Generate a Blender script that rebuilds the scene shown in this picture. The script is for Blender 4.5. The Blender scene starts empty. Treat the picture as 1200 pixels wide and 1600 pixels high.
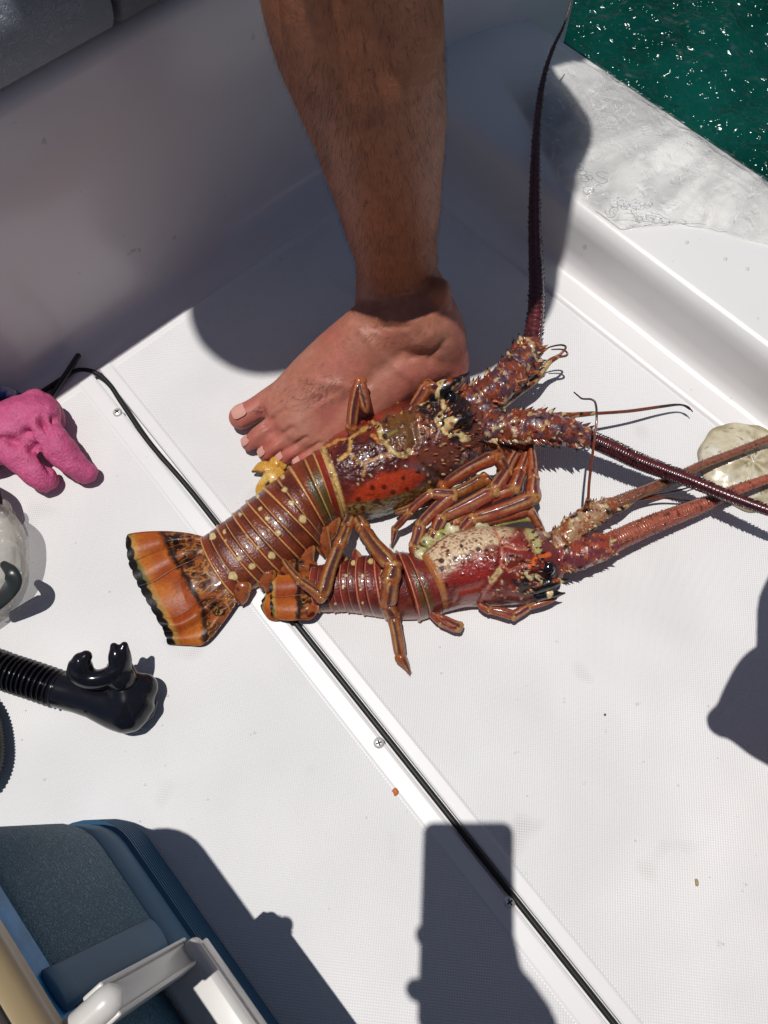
import bpy, math, random
import numpy as np
from mathutils import Vector, Matrix, Euler

random.seed(7)
rng = np.random.default_rng(11)
scene = bpy.context.scene
COL = scene.collection

# ------------------------------------------------------------------ camera
H = 0.68                      # camera height over the deck
TH = math.radians(21.0)       # tilt away from straight down
F = 1200.0                    # focal length in photo pixels (1200 wide)
ST, CT = math.sin(TH), math.cos(TH)
cam = bpy.data.cameras.new('camera')
cam.sensor_fit = 'VERTICAL'
cam.sensor_height = 32.0
cam.lens = 32.0 * F / 1600.0
cam.clip_start = 0.01
cam.clip_end = 600
camo = bpy.data.objects.new('camera', cam)
camo.location = (0, 0, H)
camo.rotation_euler = (TH, 0, 0)
COL.objects.link(camo)
scene.camera = camo

# ------------------------------------------------------------------ light
SUND = Vector((.1475, -.4208 * CT + ST, -CT - .4208 * ST)).normalized()   # direction the light travels
sun_az = math.atan2(-SUND.x, -SUND.y)       # towards the sun, from +Y clockwise
sun_el = math.asin(-SUND.z)
world = bpy.data.worlds.new('World')
scene.world = world
world.use_nodes = True
wt = world.node_tree
bg = wt.nodes['Background']
sky = wt.nodes.new('ShaderNodeTexSky')
sky.sky_type = 'NISHITA'
sky.sun_disc = False
sky.sun_elevation = sun_el
sky.sun_rotation = sun_az
sky.altitude = 0
sky.air_density = 1.0
sky.dust_density = .6
wt.links.new(sky.outputs[0], bg.inputs[0])
bg.inputs[1].default_value = 0.056
sl = bpy.data.lights.new('sun', 'SUN')
sl.energy = 4.6
sl.angle = math.radians(.53)
sl.color = (1.0, .97, .93)
so = bpy.data.objects.new('sun', sl)
so.rotation_euler = SUND.to_track_quat('-Z', 'Y').to_euler()
so.location = (-1, 0, 4)
COL.objects.link(so)
scene.view_settings.view_transform = 'Standard'
scene.view_settings.look = 'None'
scene.view_settings.exposure = -0.55
scene.view_settings.gamma = 1
scene.cycles.max_bounces = 8
scene.cycles.transparent_max_bounces = 16
scene.cycles.sample_clamp_indirect = 6.0

# ------------------------------------------------------------------ helpers
def W(x, y, z=0.0):
    """world point at height z seen at photo pixel x, y"""
    v = (800 - y) / F
    d = np.array([(x - 600) / F, ST + v * CT, -CT + v * ST])
    return np.array([0, 0, H]) + d * ((H - z) / -d[2])

def WP(x, y, p0, n):
    v = (800 - y) / F
    d = np.array([(x - 600) / F, ST + v * CT, -CT + v * ST])
    o = np.array([0, 0, H])
    return o + d * (np.dot(np.array(p0) - o, n) / np.dot(d, n))

def proj(P):
    P = np.asarray(P, float)
    dep = P[..., 1] * ST + (H - P[..., 2]) * CT
    up = P[..., 1] * CT - (H - P[..., 2]) * ST
    return np.stack([600 + F * P[..., 0] / dep, 800 - F * up / dep], -1)

def lin(r, g, b, k=1.0):
    f = lambda c: (c / 255 / 12.92) if c / 255 <= .04045 else ((c / 255 + .055) / 1.055) ** 2.4
    return (f(r) * k, f(g) * k, f(b) * k)

def hash3(i, j, k, s):
    h = (i * 374761393 + j * 668265263 + k * 2147483647 + s * 1274126177) & 0xffffffff
    h = (h ^ (h >> 13)) * 1274126177 & 0xffffffff
    h = (h ^ (h >> 16)) * 2246822519 & 0xffffffff
    return ((h ^ (h >> 13)) & 0xffff) / 65535.0

def noise(P, sc, seed=0, octv=2):
    P = np.asarray(P, float) * sc
    out = np.zeros(P.shape[0]); amp = 1; tot = 0
    for o in range(octv):
        q = P * (2 ** o) + 31.7 * o
        i = np.floor(q).astype(np.int64); f = q - i; f = f * f * (3 - 2 * f)
        r = 0
        for a in (0, 1):
            for b in (0, 1):
                for c in (0, 1):
                    w = (f[:, 0] if a else 1 - f[:, 0]) * (f[:, 1] if b else 1 - f[:, 1]) * (f[:, 2] if c else 1 - f[:, 2])
                    r = r + w * hash3(i[:, 0] + a, i[:, 1] + b, i[:, 2] + c, seed)
        out += r * amp; tot += amp; amp *= .5
    return out / tot

def sstep(a, b, x):
    t = np.clip((x - a) / (b - a), 0, 1)
    return t * t * (3 - 2 * t)

def mixc(c, col, w):
    w = np.clip(w, 0, 1)[:, None]
    return c * (1 - w) + np.array(col)[None, :] * w

def seg_dist(p, poly):
    poly = np.array(poly, float); d = np.full(len(p), 1e9)
    for a, b in zip(poly[:-1], poly[1:]):
        ab = b - a; L = max(np.dot(ab, ab), 1e-9)
        t = np.clip(((p - a) @ ab) / L, 0, 1)
        d = np.minimum(d, np.linalg.norm(p - (a + t[:, None] * ab), axis=1))
    return d

def in_poly(p, poly):
    poly = np.array(poly, float); x, y = p[:, 0], p[:, 1]; ins = np.zeros(len(p), bool)
    j = len(poly) - 1
    for i in range(len(poly)):
        xi, yi = poly[i]; xj, yj = poly[j]
        c = ((yi > y) != (yj > y)) & (x < (xj - xi) * (y - yi) / ((yj - yi) if yj != yi else 1e-9) + xi)
        ins ^= c; j = i
    return ins

def poly_w(p, poly, soft=4):
    d = seg_dist(p, list(poly) + [poly[0]]) * np.where(in_poly(p, poly), 1, -1)
    return sstep(-soft, soft, d)

def crom(pts, n):
    """Catmull-Rom through rows of pts, n samples"""
    P = np.asarray(pts, float)
    if len(P) == 2:
        t = np.linspace(0, 1, n)[:, None]; return P[0] * (1 - t) + P[1] * t
    E = np.vstack([2 * P[0] - P[1], P, 2 * P[-1] - P[-2]])
    out = []
    for u in np.linspace(0, len(P) - 1, n):
        i = min(int(u), len(P) - 2); t = u - i
        a, b, c, d = E[i], E[i + 1], E[i + 2], E[i + 3]
        out.append(.5 * ((2 * b) + (c - a) * t + (2 * a - 5 * b + 4 * c - d) * t * t + (3 * b - a - 3 * c + d) * t ** 3))
    return np.array(out)

class MB:
    def __init__(s): s.V = []; s.F = []; s.C = []; s.n = 0
    def add(s, V, F_, C=None):
        V = np.asarray(V, float)
        s.V.append(V); s.F += [tuple(int(i) + s.n for i in f) for f in F_]
        if C is None: C = (.5, .5, .5)
        C = np.asarray(C, float)
        if C.ndim == 1: C = np.tile(C, (len(V), 1))
        s.C.append(C); s.n += len(V)
        return s
    def verts(s): return np.vstack(s.V)
    def build(s, name, mat, parent=None, smooth=True, origin=None):
        return mk(name, np.vstack(s.V), s.F, mat, parent, np.vstack(s.C), smooth)

def mk(name, V, F_, mat, parent=None, C=None, smooth=True):
    me = bpy.data.meshes.new(name)
    V = np.asarray(V, float)
    if parent is not None:
        V = V - np.array(parent_world(parent))
        off = (0, 0, 0)
    else:
        off = tuple(V.mean(0) * np.array([1, 1, 0]) + np.array([0, 0, V[:, 2].min()]))
        V = V - np.array(off)
    me.from_pydata(V.tolist(), [], [tuple(f) for f in F_])
    if C is not None:
        at = me.color_attributes.new('Col', 'FLOAT_COLOR', 'POINT')
        a = np.ones((len(V), 4)); a[:, :3] = np.clip(C, 0, 1)
        at.data.foreach_set('color', a.ravel())
    if smooth: me.polygons.foreach_set('use_smooth', [True] * len(me.polygons))
    me.materials.append(mat); me.update()
    o = bpy.data.objects.new(name, me); COL.objects.link(o)
    if parent is not None: o.parent = parent
    else: o.location = off
    return o

def parent_world(p):
    v = Vector((0, 0, 0))
    while p is not None: v += p.location; p = p.parent
    return v

def tag(o, label=None, cat=None, group=None, kind=None):
    if label: o['label'] = label
    if cat: o['category'] = cat
    if group: o['group'] = group
    if kind: o['kind'] = kind
    return o

def empty(name, loc):
    o = bpy.data.objects.new(name, None); o.empty_display_size = .05
    o.location = tuple(float(c) for c in loc); COL.objects.link(o); return o

def grid_faces(R, N, wrap=True):
    f = []
    for i in range(R - 1):
        for j in range(N if wrap else N - 1):
            k = (j + 1) % N
            f.append((i * N + j, i * N + k, (i + 1) * N + k, (i + 1) * N + j))
    return f

def frames(P, up=(0, 0, 1)):
    T = np.gradient(P, axis=0); T /= np.linalg.norm(T, axis=1)[:, None] + 1e-12
    up = np.array(up, float)
    A = np.cross(T, up); n = np.linalg.norm(A, axis=1)
    if (n < .15).any():
        A = np.cross(T, np.array([0.3, 1, 0.1])); n = np.linalg.norm(A, axis=1)
    A /= n[:, None]
    B = np.cross(A, T)
    return T, A, B

def tube(pts, ra, rb=None, n=12, rings=24, cap=True, smoothpath=True, up=(0, 0, 1), power=2.0, off=None):
    """elliptic tube; returns V,F,s,ang.  ra sideways radius, rb radius along up"""
    pts = np.array(pts, float); k = len(pts)
    ra = np.broadcast_to(np.array(ra, float), (k,)); rb = ra if rb is None else np.broadcast_to(np.array(rb, float), (k,))
    D = np.column_stack([pts, ra, rb])
    if smoothpath: D = crom(D, rings)
    else:
        u = np.linspace(0, k - 1, rings); D = np.array([np.interp(u, np.arange(k), D[:, c]) for c in range(5)]).T
    P, RA, RB = D[:, :3], np.maximum(D[:, 3], 1e-5), np.maximum(D[:, 4], 1e-5)
    T, A, B = frames(P, up)
    s = np.linspace(0, 1, rings)
    if cap:
        R0 = []; 
        for e, sg in ((0, -1), (-1, 1)):
            L = []
            for q in (90, 65, 35):
                c, z = math.cos(math.radians(q)), math.sin(math.radians(q))
                L.append((P[e] + T[e] * sg * z * min(RA[e], RB[e]), max(RA[e] * c, 1e-6), max(RB[e] * c, 1e-6), T[e], A[e], B[e], s[e]))
            R0.append(L)
        pre = R0[0]; post = R0[1][::-1]
        P = np.vstack([[x[0] for x in pre], P, [x[0] for x in post]])
        RA = np.concatenate([[x[1] for x in pre], RA, [x[1] for x in post]])
        RB = np.concatenate([[x[2] for x in pre], RB, [x[2] for x in post]])
        A = np.vstack([[x[4] for x in pre], A, [x[4] for x in post]])
        B = np.vstack([[x[5] for x in pre], B, [x[5] for x in post]])
        s = np.concatenate([[x[6] for x in pre], s, [x[6] for x in post]])
    R = len(P); a = np.linspace(0, 2 * math.pi, n, endpoint=False)
    ca = np.sign(np.cos(a)) * np.abs(np.cos(a)) ** (2 / power); sa = np.sign(np.sin(a)) * np.abs(np.sin(a)) ** (2 / power)
    V = P[:, None, :] + A[:, None, :] * (RA[:, None] * ca)[..., None] + B[:, None, :] * (RB[:, None] * sa)[..., None]
    V = V.reshape(-1, 3)
    return V, grid_faces(R, n), np.repeat(s, n), np.tile(a, R)

def cone(base, tip, r, n=6, bend=None):
    base = np.array(base, float); tip = np.array(tip, float); d = tip - base
    L = np.linalg.norm(d) + 1e-9; d /= L
    a = np.cross(d, (0, 0, 1.0))
    if np.linalg.norm(a) < .1: a = np.cross(d, (1.0, 0, 0))
    a /= np.linalg.norm(a); b = np.cross(d, a)
    V = []
    for (t, k) in ((0, 1), (.35, .72), (.7, .34)):
        c = base + d * L * t + (np.array(bend) * t * t if bend is not None else 0)
        for i in range(n):
            th = 2 * math.pi * i / n
            V.append(c + (a * math.cos(th) + b * math.sin(th)) * r * k)
    V.append(tip + (np.array(bend) if bend is not None else 0))
    f = grid_faces(3, n) + [(2 * n + i, 2 * n + (i + 1) % n, 3 * n) for i in range(n)]
    return np.array(V), f

def box(c, ax, ay, az, hx, hy, hz, bev=0.0):
    """rounded box: centre, three axes, half sizes"""
    c = np.array(c, float); ax, ay, az = (np.array(q, float) for q in (ax, ay, az))
    V = []; F_ = []
    b = min(bev, hx * .9, hy * .9, hz * .9)
    if b <= 0:
        for sx in (-1, 1):
            for sy in (-1, 1):
                for sz in (-1, 1): V.append(c + ax * hx * sx + ay * hy * sy + az * hz * sz)
        F_ = [(0, 1, 3, 2), (4, 6, 7, 5), (0, 4, 5, 1), (2, 3, 7, 6), (0, 2, 6, 4), (1, 5, 7, 3)]
        return np.array(V), F_
    prof = []
    for q in range(-90, 91, 30):
        prof.append((math.cos(math.radians(q)), math.sin(math.radians(q))))
    N = 0
    ringpts = []
    for k, (cq, sq) in enumerate(prof):
        z = (hz - b) * (1 if sq >= 0 else -1) + b * sq
        if k == 3: 
            for zz in (-(hz - b), (hz - b)): ringpts.append((1.0, zz))
            continue
        ringpts.append((cq, z))
    ring0 = None
    for (cq, z) in ringpts:
        pts = []
        for (sx, sy, a0) in ((1, 1, 0), (-1, 1, 90), (-1, -1, 180), (1, -1, 270)):
            for q in (0, 22.5, 45, 67.5, 90):
                t = math.radians(a0 + q)
                pts.append(c + ax * (sx * (hx - b) + b * cq * math.cos(t)) + ay * (sy * (hy - b) + b * cq * math.sin(t)) + az * z)
        N = len(pts); V += pts
    F_ = grid_faces(len(ringpts), N)
    F_.append(tuple(reversed(range(N)))); F_.append(tuple(range((len(ringpts) - 1) * N, len(ringpts) * N)))
    return np.array(V), F_

# ------------------------------------------------------------------ materials
def nt(name):
    m = bpy.data.materials.new(name); m.use_nodes = True
    t = m.node_tree; b = t.nodes['Principled BSDF']; return m, t, b
def nd(t, typ, **k):
    n = t.nodes.new(typ)
    for a, v in k.items(): setattr(n, a, v)
    return n
def bumpnoise(t, b, scale, strength, dist=.001, detail=3, coord='Object', dest='Normal', prev=None):
    tc = nd(t, 'ShaderNodeTexCoord'); no = nd(t, 'ShaderNodeTexNoise'); no.inputs['Scale'].default_value = scale
    no.inputs['Detail'].default_value = detail
    t.links.new(tc.outputs[coord], no.inputs['Vector'])
    bu = nd(t, 'ShaderNodeBump'); bu.inputs['Strength'].default_value = strength; bu.inputs['Distance'].default_value = dist
    t.links.new(no.outputs[0], bu.inputs['Height'])
    if prev is not None: t.links.new(prev.outputs[0], bu.inputs['Normal'])
    if b is not None: t.links.new(bu.outputs[0], b.inputs[dest])
    return bu, no
def vcol_mat(name, rough=.3, coat=0.0, bump=(300, .3, .0005), spec=.5, sss=0.0, mottling=.25, mscale=500, gain=1.0):
    m, t, b = nt(name)
    a = nd(t, 'ShaderNodeAttribute'); a.attribute_name = 'Col'
    tc = nd(t, 'ShaderNodeTexCoord'); no = nd(t, 'ShaderNodeTexNoise'); no.inputs['Scale'].default_value = mscale; no.inputs['Detail'].default_value = 4
    t.links.new(tc.outputs['Object'], no.inputs['Vector'])
    mr = nd(t, 'ShaderNodeMapRange'); mr.inputs['From Min'].default_value = .3; mr.inputs['From Max'].default_value = .7
    mr.inputs['To Min'].default_value = (1 - mottling) * gain; mr.inputs['To Max'].default_value = (1 + mottling) * gain
    t.links.new(no.outputs[0], mr.inputs['Value'])
    mx = nd(t, 'ShaderNodeVectorMath', operation='SCALE')
    t.links.new(a.outputs['Color'], mx.inputs[0]); t.links.new(mr.outputs[0], mx.inputs['Scale'])
    t.links.new(mx.outputs[0], b.inputs['Base Color'])
    b.inputs['Roughness'].default_value = rough
    b.inputs['Specular IOR Level'].default_value = spec
    b.inputs['Coat Weight'].default_value = coat; b.inputs['Coat Roughness'].default_value = .08
    if sss:
        b.inputs['Subsurface Weight'].default_value = sss; b.inputs['Subsurface Radius'].default_value = (.012, .004, .002)
        b.inputs['Subsurface Scale'].default_value = .35
    if bump: bumpnoise(t, b, *bump)
    return m
def plain(name, col, rough=.4, metal=0, bump=None, coat=0, spec=.5, var=0, vscale=30):
    m, t, b = nt(name)
    b.inputs['Base Color'].default_value = (*col, 1); b.inputs['Roughness'].default_value = rough
    b.inputs['Metallic'].default_value = metal; b.inputs['Coat Weight'].default_value = coat
    b.inputs['Specular IOR Level'].default_value = spec
    if var:
        tc = nd(t, 'ShaderNodeTexCoord'); no = nd(t, 'ShaderNodeTexNoise'); no.inputs['Scale'].default_value = vscale; no.inputs['Detail'].default_value = 5
        cr = nd(t, 'ShaderNodeValToRGB')
        cr.color_ramp.elements[0].position = .3; cr.color_ramp.elements[1].position = .7
        cr.color_ramp.elements[0].color = (*[c * (1 - var) for c in col], 1); cr.color_ramp.elements[1].color = (*[min(1, c * (1 + var)) for c in col], 1)
        t.links.new(tc.outputs['Object'], no.inputs['Vector']); t.links.new(no.outputs[0], cr.inputs[0]); t.links.new(cr.outputs[0], b.inputs['Base Color'])
    if bump: bumpnoise(t, b, *bump)
    return m

M_shell = vcol_mat('shell', rough=.30, coat=.45, bump=(520, .7, .0008), mottling=.28, mscale=650, gain=.80)
M_fan = vcol_mat('tail_fan', rough=.42, coat=.12, bump=(300, .4, .0005), mottling=.18, mscale=400, gain=.66, spec=.35)
M_leg = vcol_mat('lobster_leg', rough=.28, coat=.35, bump=(500, .35, .0004), mottling=.32, mscale=420, gain=.68)
M_skin = vcol_mat('skin', rough=.48, spec=.38, bump=(420, .6, .0006), sss=.12, mottling=.10, mscale=160, gain=.86)
M_vcs = vcol_mat('painted_plastic', rough=.35, bump=(60, .05, .001), mottling=.05, mscale=40)
M_black = plain('black_rubber', (.010, .010, .011), .5, spec=.4, bump=(90, .15, .001))
M_blackgloss = plain('black_gloss', (.008, .008, .012), .16, bump=(40, .12, .001))
M_steel = plain('stainless_steel', (.80, .79, .77), .42, metal=.55)
M_eye = plain('eye_black', (.006, .005, .005), .08, coat=1)

# ------------------------------------------------------------------ deck frame
E1 = np.array([.645, -.764, 0.0]); E2 = np.array([.764, .645, 0.0]); UP = np.array([0, 0, 1.0])
SQ = W(340, 820, 0); SR = W(960, 1600, 0)
S1 = (SR - SQ) / np.linalg.norm(SR - SQ)            # along the hatch seam
S2 = np.array([-S1[1], S1[0], 0])                    # across it, towards the stern step
PB = W(865, 400, 0); PC = W(1200, 660, 0)
T1 = (PC - PB) / np.linalg.norm(PC - PB); T2 = np.array([-T1[1], T1[0], 0])   # step direction, outwards
BA = W(85, 557, 0); BB = W(340, 387, 0)
B2 = (BB - BA) / np.linalg.norm(BB - BA); B1 = np.array([B2[1], -B2[0], 0])   # bench face direction, B1 faces the cockpit
# ================================================================== SETTING
def gelcoat(name, col=(.80, .80, .79), nonskid=False, rough=.22):
    m, t, b = nt(name)
    tc = nd(t, 'ShaderNodeNewGeometry')
    no = nd(t, 'ShaderNodeTexNoise'); no.inputs['Scale'].default_value = 5; no.inputs['Detail'].default_value = 6
    t.links.new(tc.outputs['Position'], no.inputs['Vector'])
    cr = nd(t, 'ShaderNodeValToRGB'); e = cr.color_ramp.elements
    e[0].position = .3; e[0].color = (*[c * .93 for c in col], 1); e[1].position = .7; e[1].color = (*col, 1)
    t.links.new(no.outputs[0], cr.inputs[0])
    # scattered grime specks and faint scuffs
    n2 = nd(t, 'ShaderNodeTexNoise'); n2.inputs['Scale'].default_value = 75; n2.inputs['Detail'].default_value = 3
    t.links.new(tc.outputs['Position'], n2.inputs['Vector'])
    m2 = nd(t, 'ShaderNodeMapRange'); m2.inputs['From Min'].default_value = .715; m2.inputs['From Max'].default_value = .77
    m2.inputs['To Max'].default_value = .35
    t.links.new(n2.outputs[0], m2.inputs['Value'])
    mx = nd(t, 'ShaderNodeMixRGB'); mx.inputs['Color2'].default_value = (.30, .26, .22, 1)
    t.links.new(m2.outputs[0], mx.inputs['Fac']); t.links.new(cr.outputs[0], mx.inputs['Color1'])
    t.links.new(mx.outputs[0], b.inputs['Base Color'])
    b.inputs['Roughness'].default_value = rough
    b.inputs['Specular IOR Level'].default_value = .5
    if nonskid:
        b.inputs['Roughness'].default_value = .38
        def dotn(vec, off, k):
            s = nd(t, 'ShaderNodeVectorMath', operation='DOT_PRODUCT'); s.inputs[1].default_value = tuple(vec)
            t.links.new(tc.outputs['Position'], s.inputs[0])
            a = nd(t, 'ShaderNodeMath', operation='MULTIPLY_ADD'); a.inputs[1].default_value = k; a.inputs[2].default_value = off
            t.links.new(s.outputs['Value'], a.inputs[0]); return a
        def mth(op, a, bb=None, v=None):
            n = nd(t, 'ShaderNodeMath', operation=op); t.links.new(a.outputs[0], n.inputs[0])
            if bb is not None: t.links.new(bb.outputs[0], n.inputs[1])
            if v is not None: n.inputs[1].default_value = v
            return n
        kk = 2 * math.pi / .0040
        D1 = (S1 + S2) / math.sqrt(2); D2 = (S1 - S2) / math.sqrt(2)
        su = mth('SINE', dotn(D1, 0, kk)); sv = mth('SINE', dotn(D2, 0, kk))
        pr = mth('MULTIPLY', mth('ABSOLUTE', su), mth('ABSOLUTE', sv))
        def mask(vec, p0, lo, hi):
            d = dotn(vec, -float(np.dot(p0, vec)), 1)
            r = nd(t, 'ShaderNodeMapRange'); r.inputs['From Min'].default_value = lo; r.inputs['From Max'].default_value = hi
            t.links.new(d.outputs[0], r.inputs['Value']); return r
        d = mth('ABSOLUTE', dotn(S2, -float(np.dot(SQ, S2)) + .003, 1))
        r1 = nd(t, 'ShaderNodeMapRange'); r1.inputs['From Min'].default_value = .0185; r1.inputs['From Max'].default_value = .0200
        t.links.new(d.outputs[0], r1.inputs['Value'])
        r2 = mask(B1, BA, .050, .053); r3 = mask(-T2, PB, .040, .043)
        mm = mth('MULTIPLY', mth('MULTIPLY', r1, r2), r3)
        # the tread fades out in worn patches
        n3 = nd(t, 'ShaderNodeTexNoise'); n3.inputs['Scale'].default_value = 9
        t.links.new(tc.outputs['Position'], n3.inputs['Vector'])
        w = nd(t, 'ShaderNodeMapRange'); w.inputs['From Min'].default_value = .3; w.inputs['From Max'].default_value = .7; w.inputs['To Min'].default_value = .55
        t.links.new(n3.outputs[0], w.inputs['Value'])
        hh = mth('MULTIPLY', mth('MULTIPLY', pr, mm), w)
        bu = nd(t, 'ShaderNodeBump'); bu.inputs['Strength'].default_value = 1.0; bu.inputs['Distance'].default_value = .00042
        t.links.new(hh.outputs[0], bu.inputs['Height'])
        h2 = mth('MULTIPLY', mm, v=-1.0)
        b2 = nd(t, 'ShaderNodeBump'); b2.inputs['Strength'].default_value = .6; b2.inputs['Distance'].default_value = .0006
        t.links.new(h2.outputs[0], b2.inputs['Height']); t.links.new(bu.outputs[0], b2.inputs['Normal'])
        t.links.new(b2.outputs[0], b.inputs['Normal'])
        # dirt caught in the tread in a few small patches
        n4 = nd(t, 'ShaderNodeTexNoise'); n4.inputs['Scale'].default_value = 13; n4.inputs['Detail'].default_value = 2
        t.links.new(tc.outputs['Position'], n4.inputs['Vector'])
        w4 = nd(t, 'ShaderNodeMapRange'); w4.inputs['From Min'].default_value = .66; w4.inputs['From Max'].default_value = .74; w4.inputs['To Max'].default_value = .5
        t.links.new(n4.outputs[0], w4.inputs['Value'])
        inv = nd(t, 'ShaderNodeMath', operation='SUBTRACT'); inv.inputs[0].default_value = 1; t.links.new(pr.outputs[0], inv.inputs[1])
        dd = mth('MULTIPLY', mth('MULTIPLY', mth('POWER', inv, v=3.0), mm), w4)
        md = nd(t, 'ShaderNodeMixRGB'); md.inputs['Color2'].default_value = (.25, .22, .18, 1)
        t.links.new(dd.outputs[0], md.inputs['Fac']); t.links.new(mx.outputs[0], md.inputs['Color1']); t.links.new(md.outputs[0], b.inputs['Base Color'])
    else:
        bumpnoise(t, b, 14, .25, .004, 2, coord='Object')
    return m
M_deck = gelcoat('nonskid_gelcoat', (.80, .79, .79), True)
M_gel = gelcoat('smooth_gelcoat', (.80, .785, .775))
M_bench = gelcoat('warm_gelcoat', (.80, .735, .735))
M_dark = plain('slot_shade', (.02, .02, .02), .8)  # dark fill for the shade in the screw recesses

def sweep(prof, p0, pdir, sdir, s0, s1, n=2, curve=None):
    """profile (d, z) swept along sdir"""
    V = []
    for i in range(n):
        s = s0 + (s1 - s0) * i / (n - 1)
        for (d, z) in prof:
            V.append(np.array(p0) * [1, 1, 0] + pdir * d + sdir * s + UP * z)
    k = len(prof); f = []
    for i in range(n - 1):
        for j in range(k - 1): f.append((i * k + j, i * k + j + 1, (i + 1) * k + j + 1, (i + 1) * k + j))
    return np.array(V), f
def fix_up(V, F_, axis=2, sign=1):
    return V, [tuple(reversed(f)) for f in F_] if np.cross(V[F_[0][1]] - V[F_[0][0]], V[F_[0][2]] - V[F_[0][0]])[axis] * sign < 0 else F_

# floor in two moulded panels with the hatch groove between
a_bench = float(np.dot(BA - SQ, S1))
stepd = float(np.dot(PB - SQ, S2))
pL = [(-1.3, 0), (-.5, 0), (-.0215, 0), (-.0195, .0007), (-.0068, .0009), (-.0045, .0002), (-.0038, -.0075), (0, -.008)]
pR = [(0, -.008), (.0036, -.0075), (.0043, .0004), (.0060, .0011), (.0150, .0009), (.0180, 0), (.5, 0), (1.0, 0)]
V, f = fix_up(*sweep(pL, SQ, S2, S1, -.55, 1.4, 3)); hp = mk('hatch_panel', V, f, M_deck, None); tag(hp, kind='structure')
V, f = fix_up(*sweep(pR, SQ, S2, S1, -.55, 1.4, 3))
# cut the floor off where the swim platform begins
V2 = V.copy()
fl = mk('floor', V2, f, M_deck, None); tag(fl, kind='structure')
for me in (fl.data, hp.data):
    for p in me.polygons: p.use_smooth = False

import bmesh
def cut(o, co, no):
    bm = bmesh.new(); bm.from_mesh(o.data)
    l = Vector(o.location)
    bmesh.ops.bisect_plane(bm, geom=bm.verts[:] + bm.edges[:] + bm.faces[:], plane_co=Vector(co) - l, plane_no=Vector(no), clear_outer=True)
    bm.to_mesh(o.data); bm.free()
cut(fl, PB + T2 * .05, T2)
cut(fl, BA - B1 * .03, -B1); cut(hp, BA - B1 * .03, -B1)

# swim platform with its low step
s_corner = float(np.dot(W(612, 205, 0) - PB, T1)) - .25
t_out = float(np.dot(W(1050, 180, .03) - PB, T2))
prof = [(-.042, -.004), (-.040, .0012), (-.030, .0014), (-.014, .0020), (-.006, .0045), (-.001, .010), (.003, .022), (.006, .046), (.009, .056), (.014, .0625), (.022, .0655), (.032, .066), (.06, .0655),
        (max(.45 * t_out, .08), .0625), (.72 * t_out, .050), (.88 * t_out, .040), (t_out - .012, .032), (t_out - .006, .0312), (t_out - .002, .0302), (t_out, .0285), (t_out + .0012, .025), (t_out + .0016, .018), (t_out + .0016, -.15)]
V, f = fix_up(*sweep(prof, PB, T2, T1, s_corner, .8, 60))
pl = mk('swim_platform', V, f, M_gel, None)
tag(pl, 'low white moulded swim platform step at the stern, half washed by water', 'platform')

# bench wall along the left, cushions on top
zb = float(WP(0, 172, BA, B1)[2])
aend = float(np.dot(WP(887, 20, BA, B1) - BA, B2))
bench = empty('bench', BA)
tag(bench, 'white moulded bench box with grey padded cushions along the left side', 'bench')
prof = [(.046, -.003), (.044, .0012), (.034, .0016), (.022, .0035), (.012, .0085), (.005, .018), (.001, .032), (-.002, .06), (-.004, .15), (-.006, zb - .012), (-.010, zb - .004), (-.018, zb), (-.5, zb)]
V = []; n = 90; s0, s1 = -.75, aend
S = np.linspace(s0, s1, n)
for s in S:
    over = float((BA + B2 * s - PB) @ T2) > t_out - .03
    for (d, z) in prof: V.append(BA * [1, 1, 0] + B1 * (min(d, 0) if over else d) + B2 * s + UP * (z if z > .012 or not over else -.2))
# rounded outboard end turning away from the cockpit
for k in range(1, 9):
    a = math.pi / 2 * k / 8
    for (d, z) in prof:
        V.append(BA * [1, 1, 0] + B2 * (aend + .02 * math.sin(a)) - B1 * (.02 * (1 - math.cos(a))) + B1 * min(d, 0) * math.cos(a) + B2 * min(d, 0) * math.sin(a) + UP * (z if z > .012 else -.2))
for k in (1, 2):
    for (d, z) in prof:
        V.append(BA * [1, 1, 0] + B2 * (aend + .02) - B1 * (.02 + .2 * k) + B2 * min(d, 0) + UP * (z if z > .012 else -.2))
k = len(prof); f = []
for i in range(n + 9):
    for j in range(k - 1): f.append((i * k + j, i * k + j + 1, (i + 1) * k + j + 1, (i + 1) * k + j))
V, f = fix_up(np.array(V), f, 2, 1)
mk('wall_panel', V, f, M_bench, bench)
M_cush = plain('grey_vinyl', (.26, .285, .335), .42, bump=None, spec=.5)
def leather(m):
    t = m.node_tree; b = t.nodes['Principled BSDF']
    tc = nd(t, 'ShaderNodeTexCoord'); vo = nd(t, 'ShaderNodeTexVoronoi'); vo.feature = 'DISTANCE_TO_EDGE'; vo.inputs['Scale'].default_value = 330
    no = nd(t, 'ShaderNodeTexNoise'); no.inputs['Scale'].default_value = 90
    ad = nd(t, 'ShaderNodeMixRGB'); ad.inputs['Fac'].default_value = .02
    t.links.new(tc.outputs['Object'], no.inputs['Vector']); t.links.new(tc.outputs['Object'], ad.inputs['Color1']); t.links.new(no.outputs['Color'], ad.inputs['Color2'])
    t.links.new(ad.outputs[0], vo.inputs['Vector'])
    mr = nd(t, 'ShaderNodeMapRange'); mr.inputs['From Max'].default_value = .12; t.links.new(vo.outputs['Distance'], mr.inputs['Value'])
    bu = nd(t, 'ShaderNodeBump'); bu.inputs['Strength'].default_value = .7; bu.inputs['Distance'].default_value = .0008
    t.links.new(mr.outputs[0], bu.inputs['Height']); t.links.new(bu.outputs[0], b.inputs['Normal'])
leather(M_cush)
M_cush2 = plain('dark_vinyl', (.13, .14, .165), .45); leather(M_cush2)
a_gap = float(np.dot(WP(172, 0, BA, B1) - BA, B2))
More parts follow.
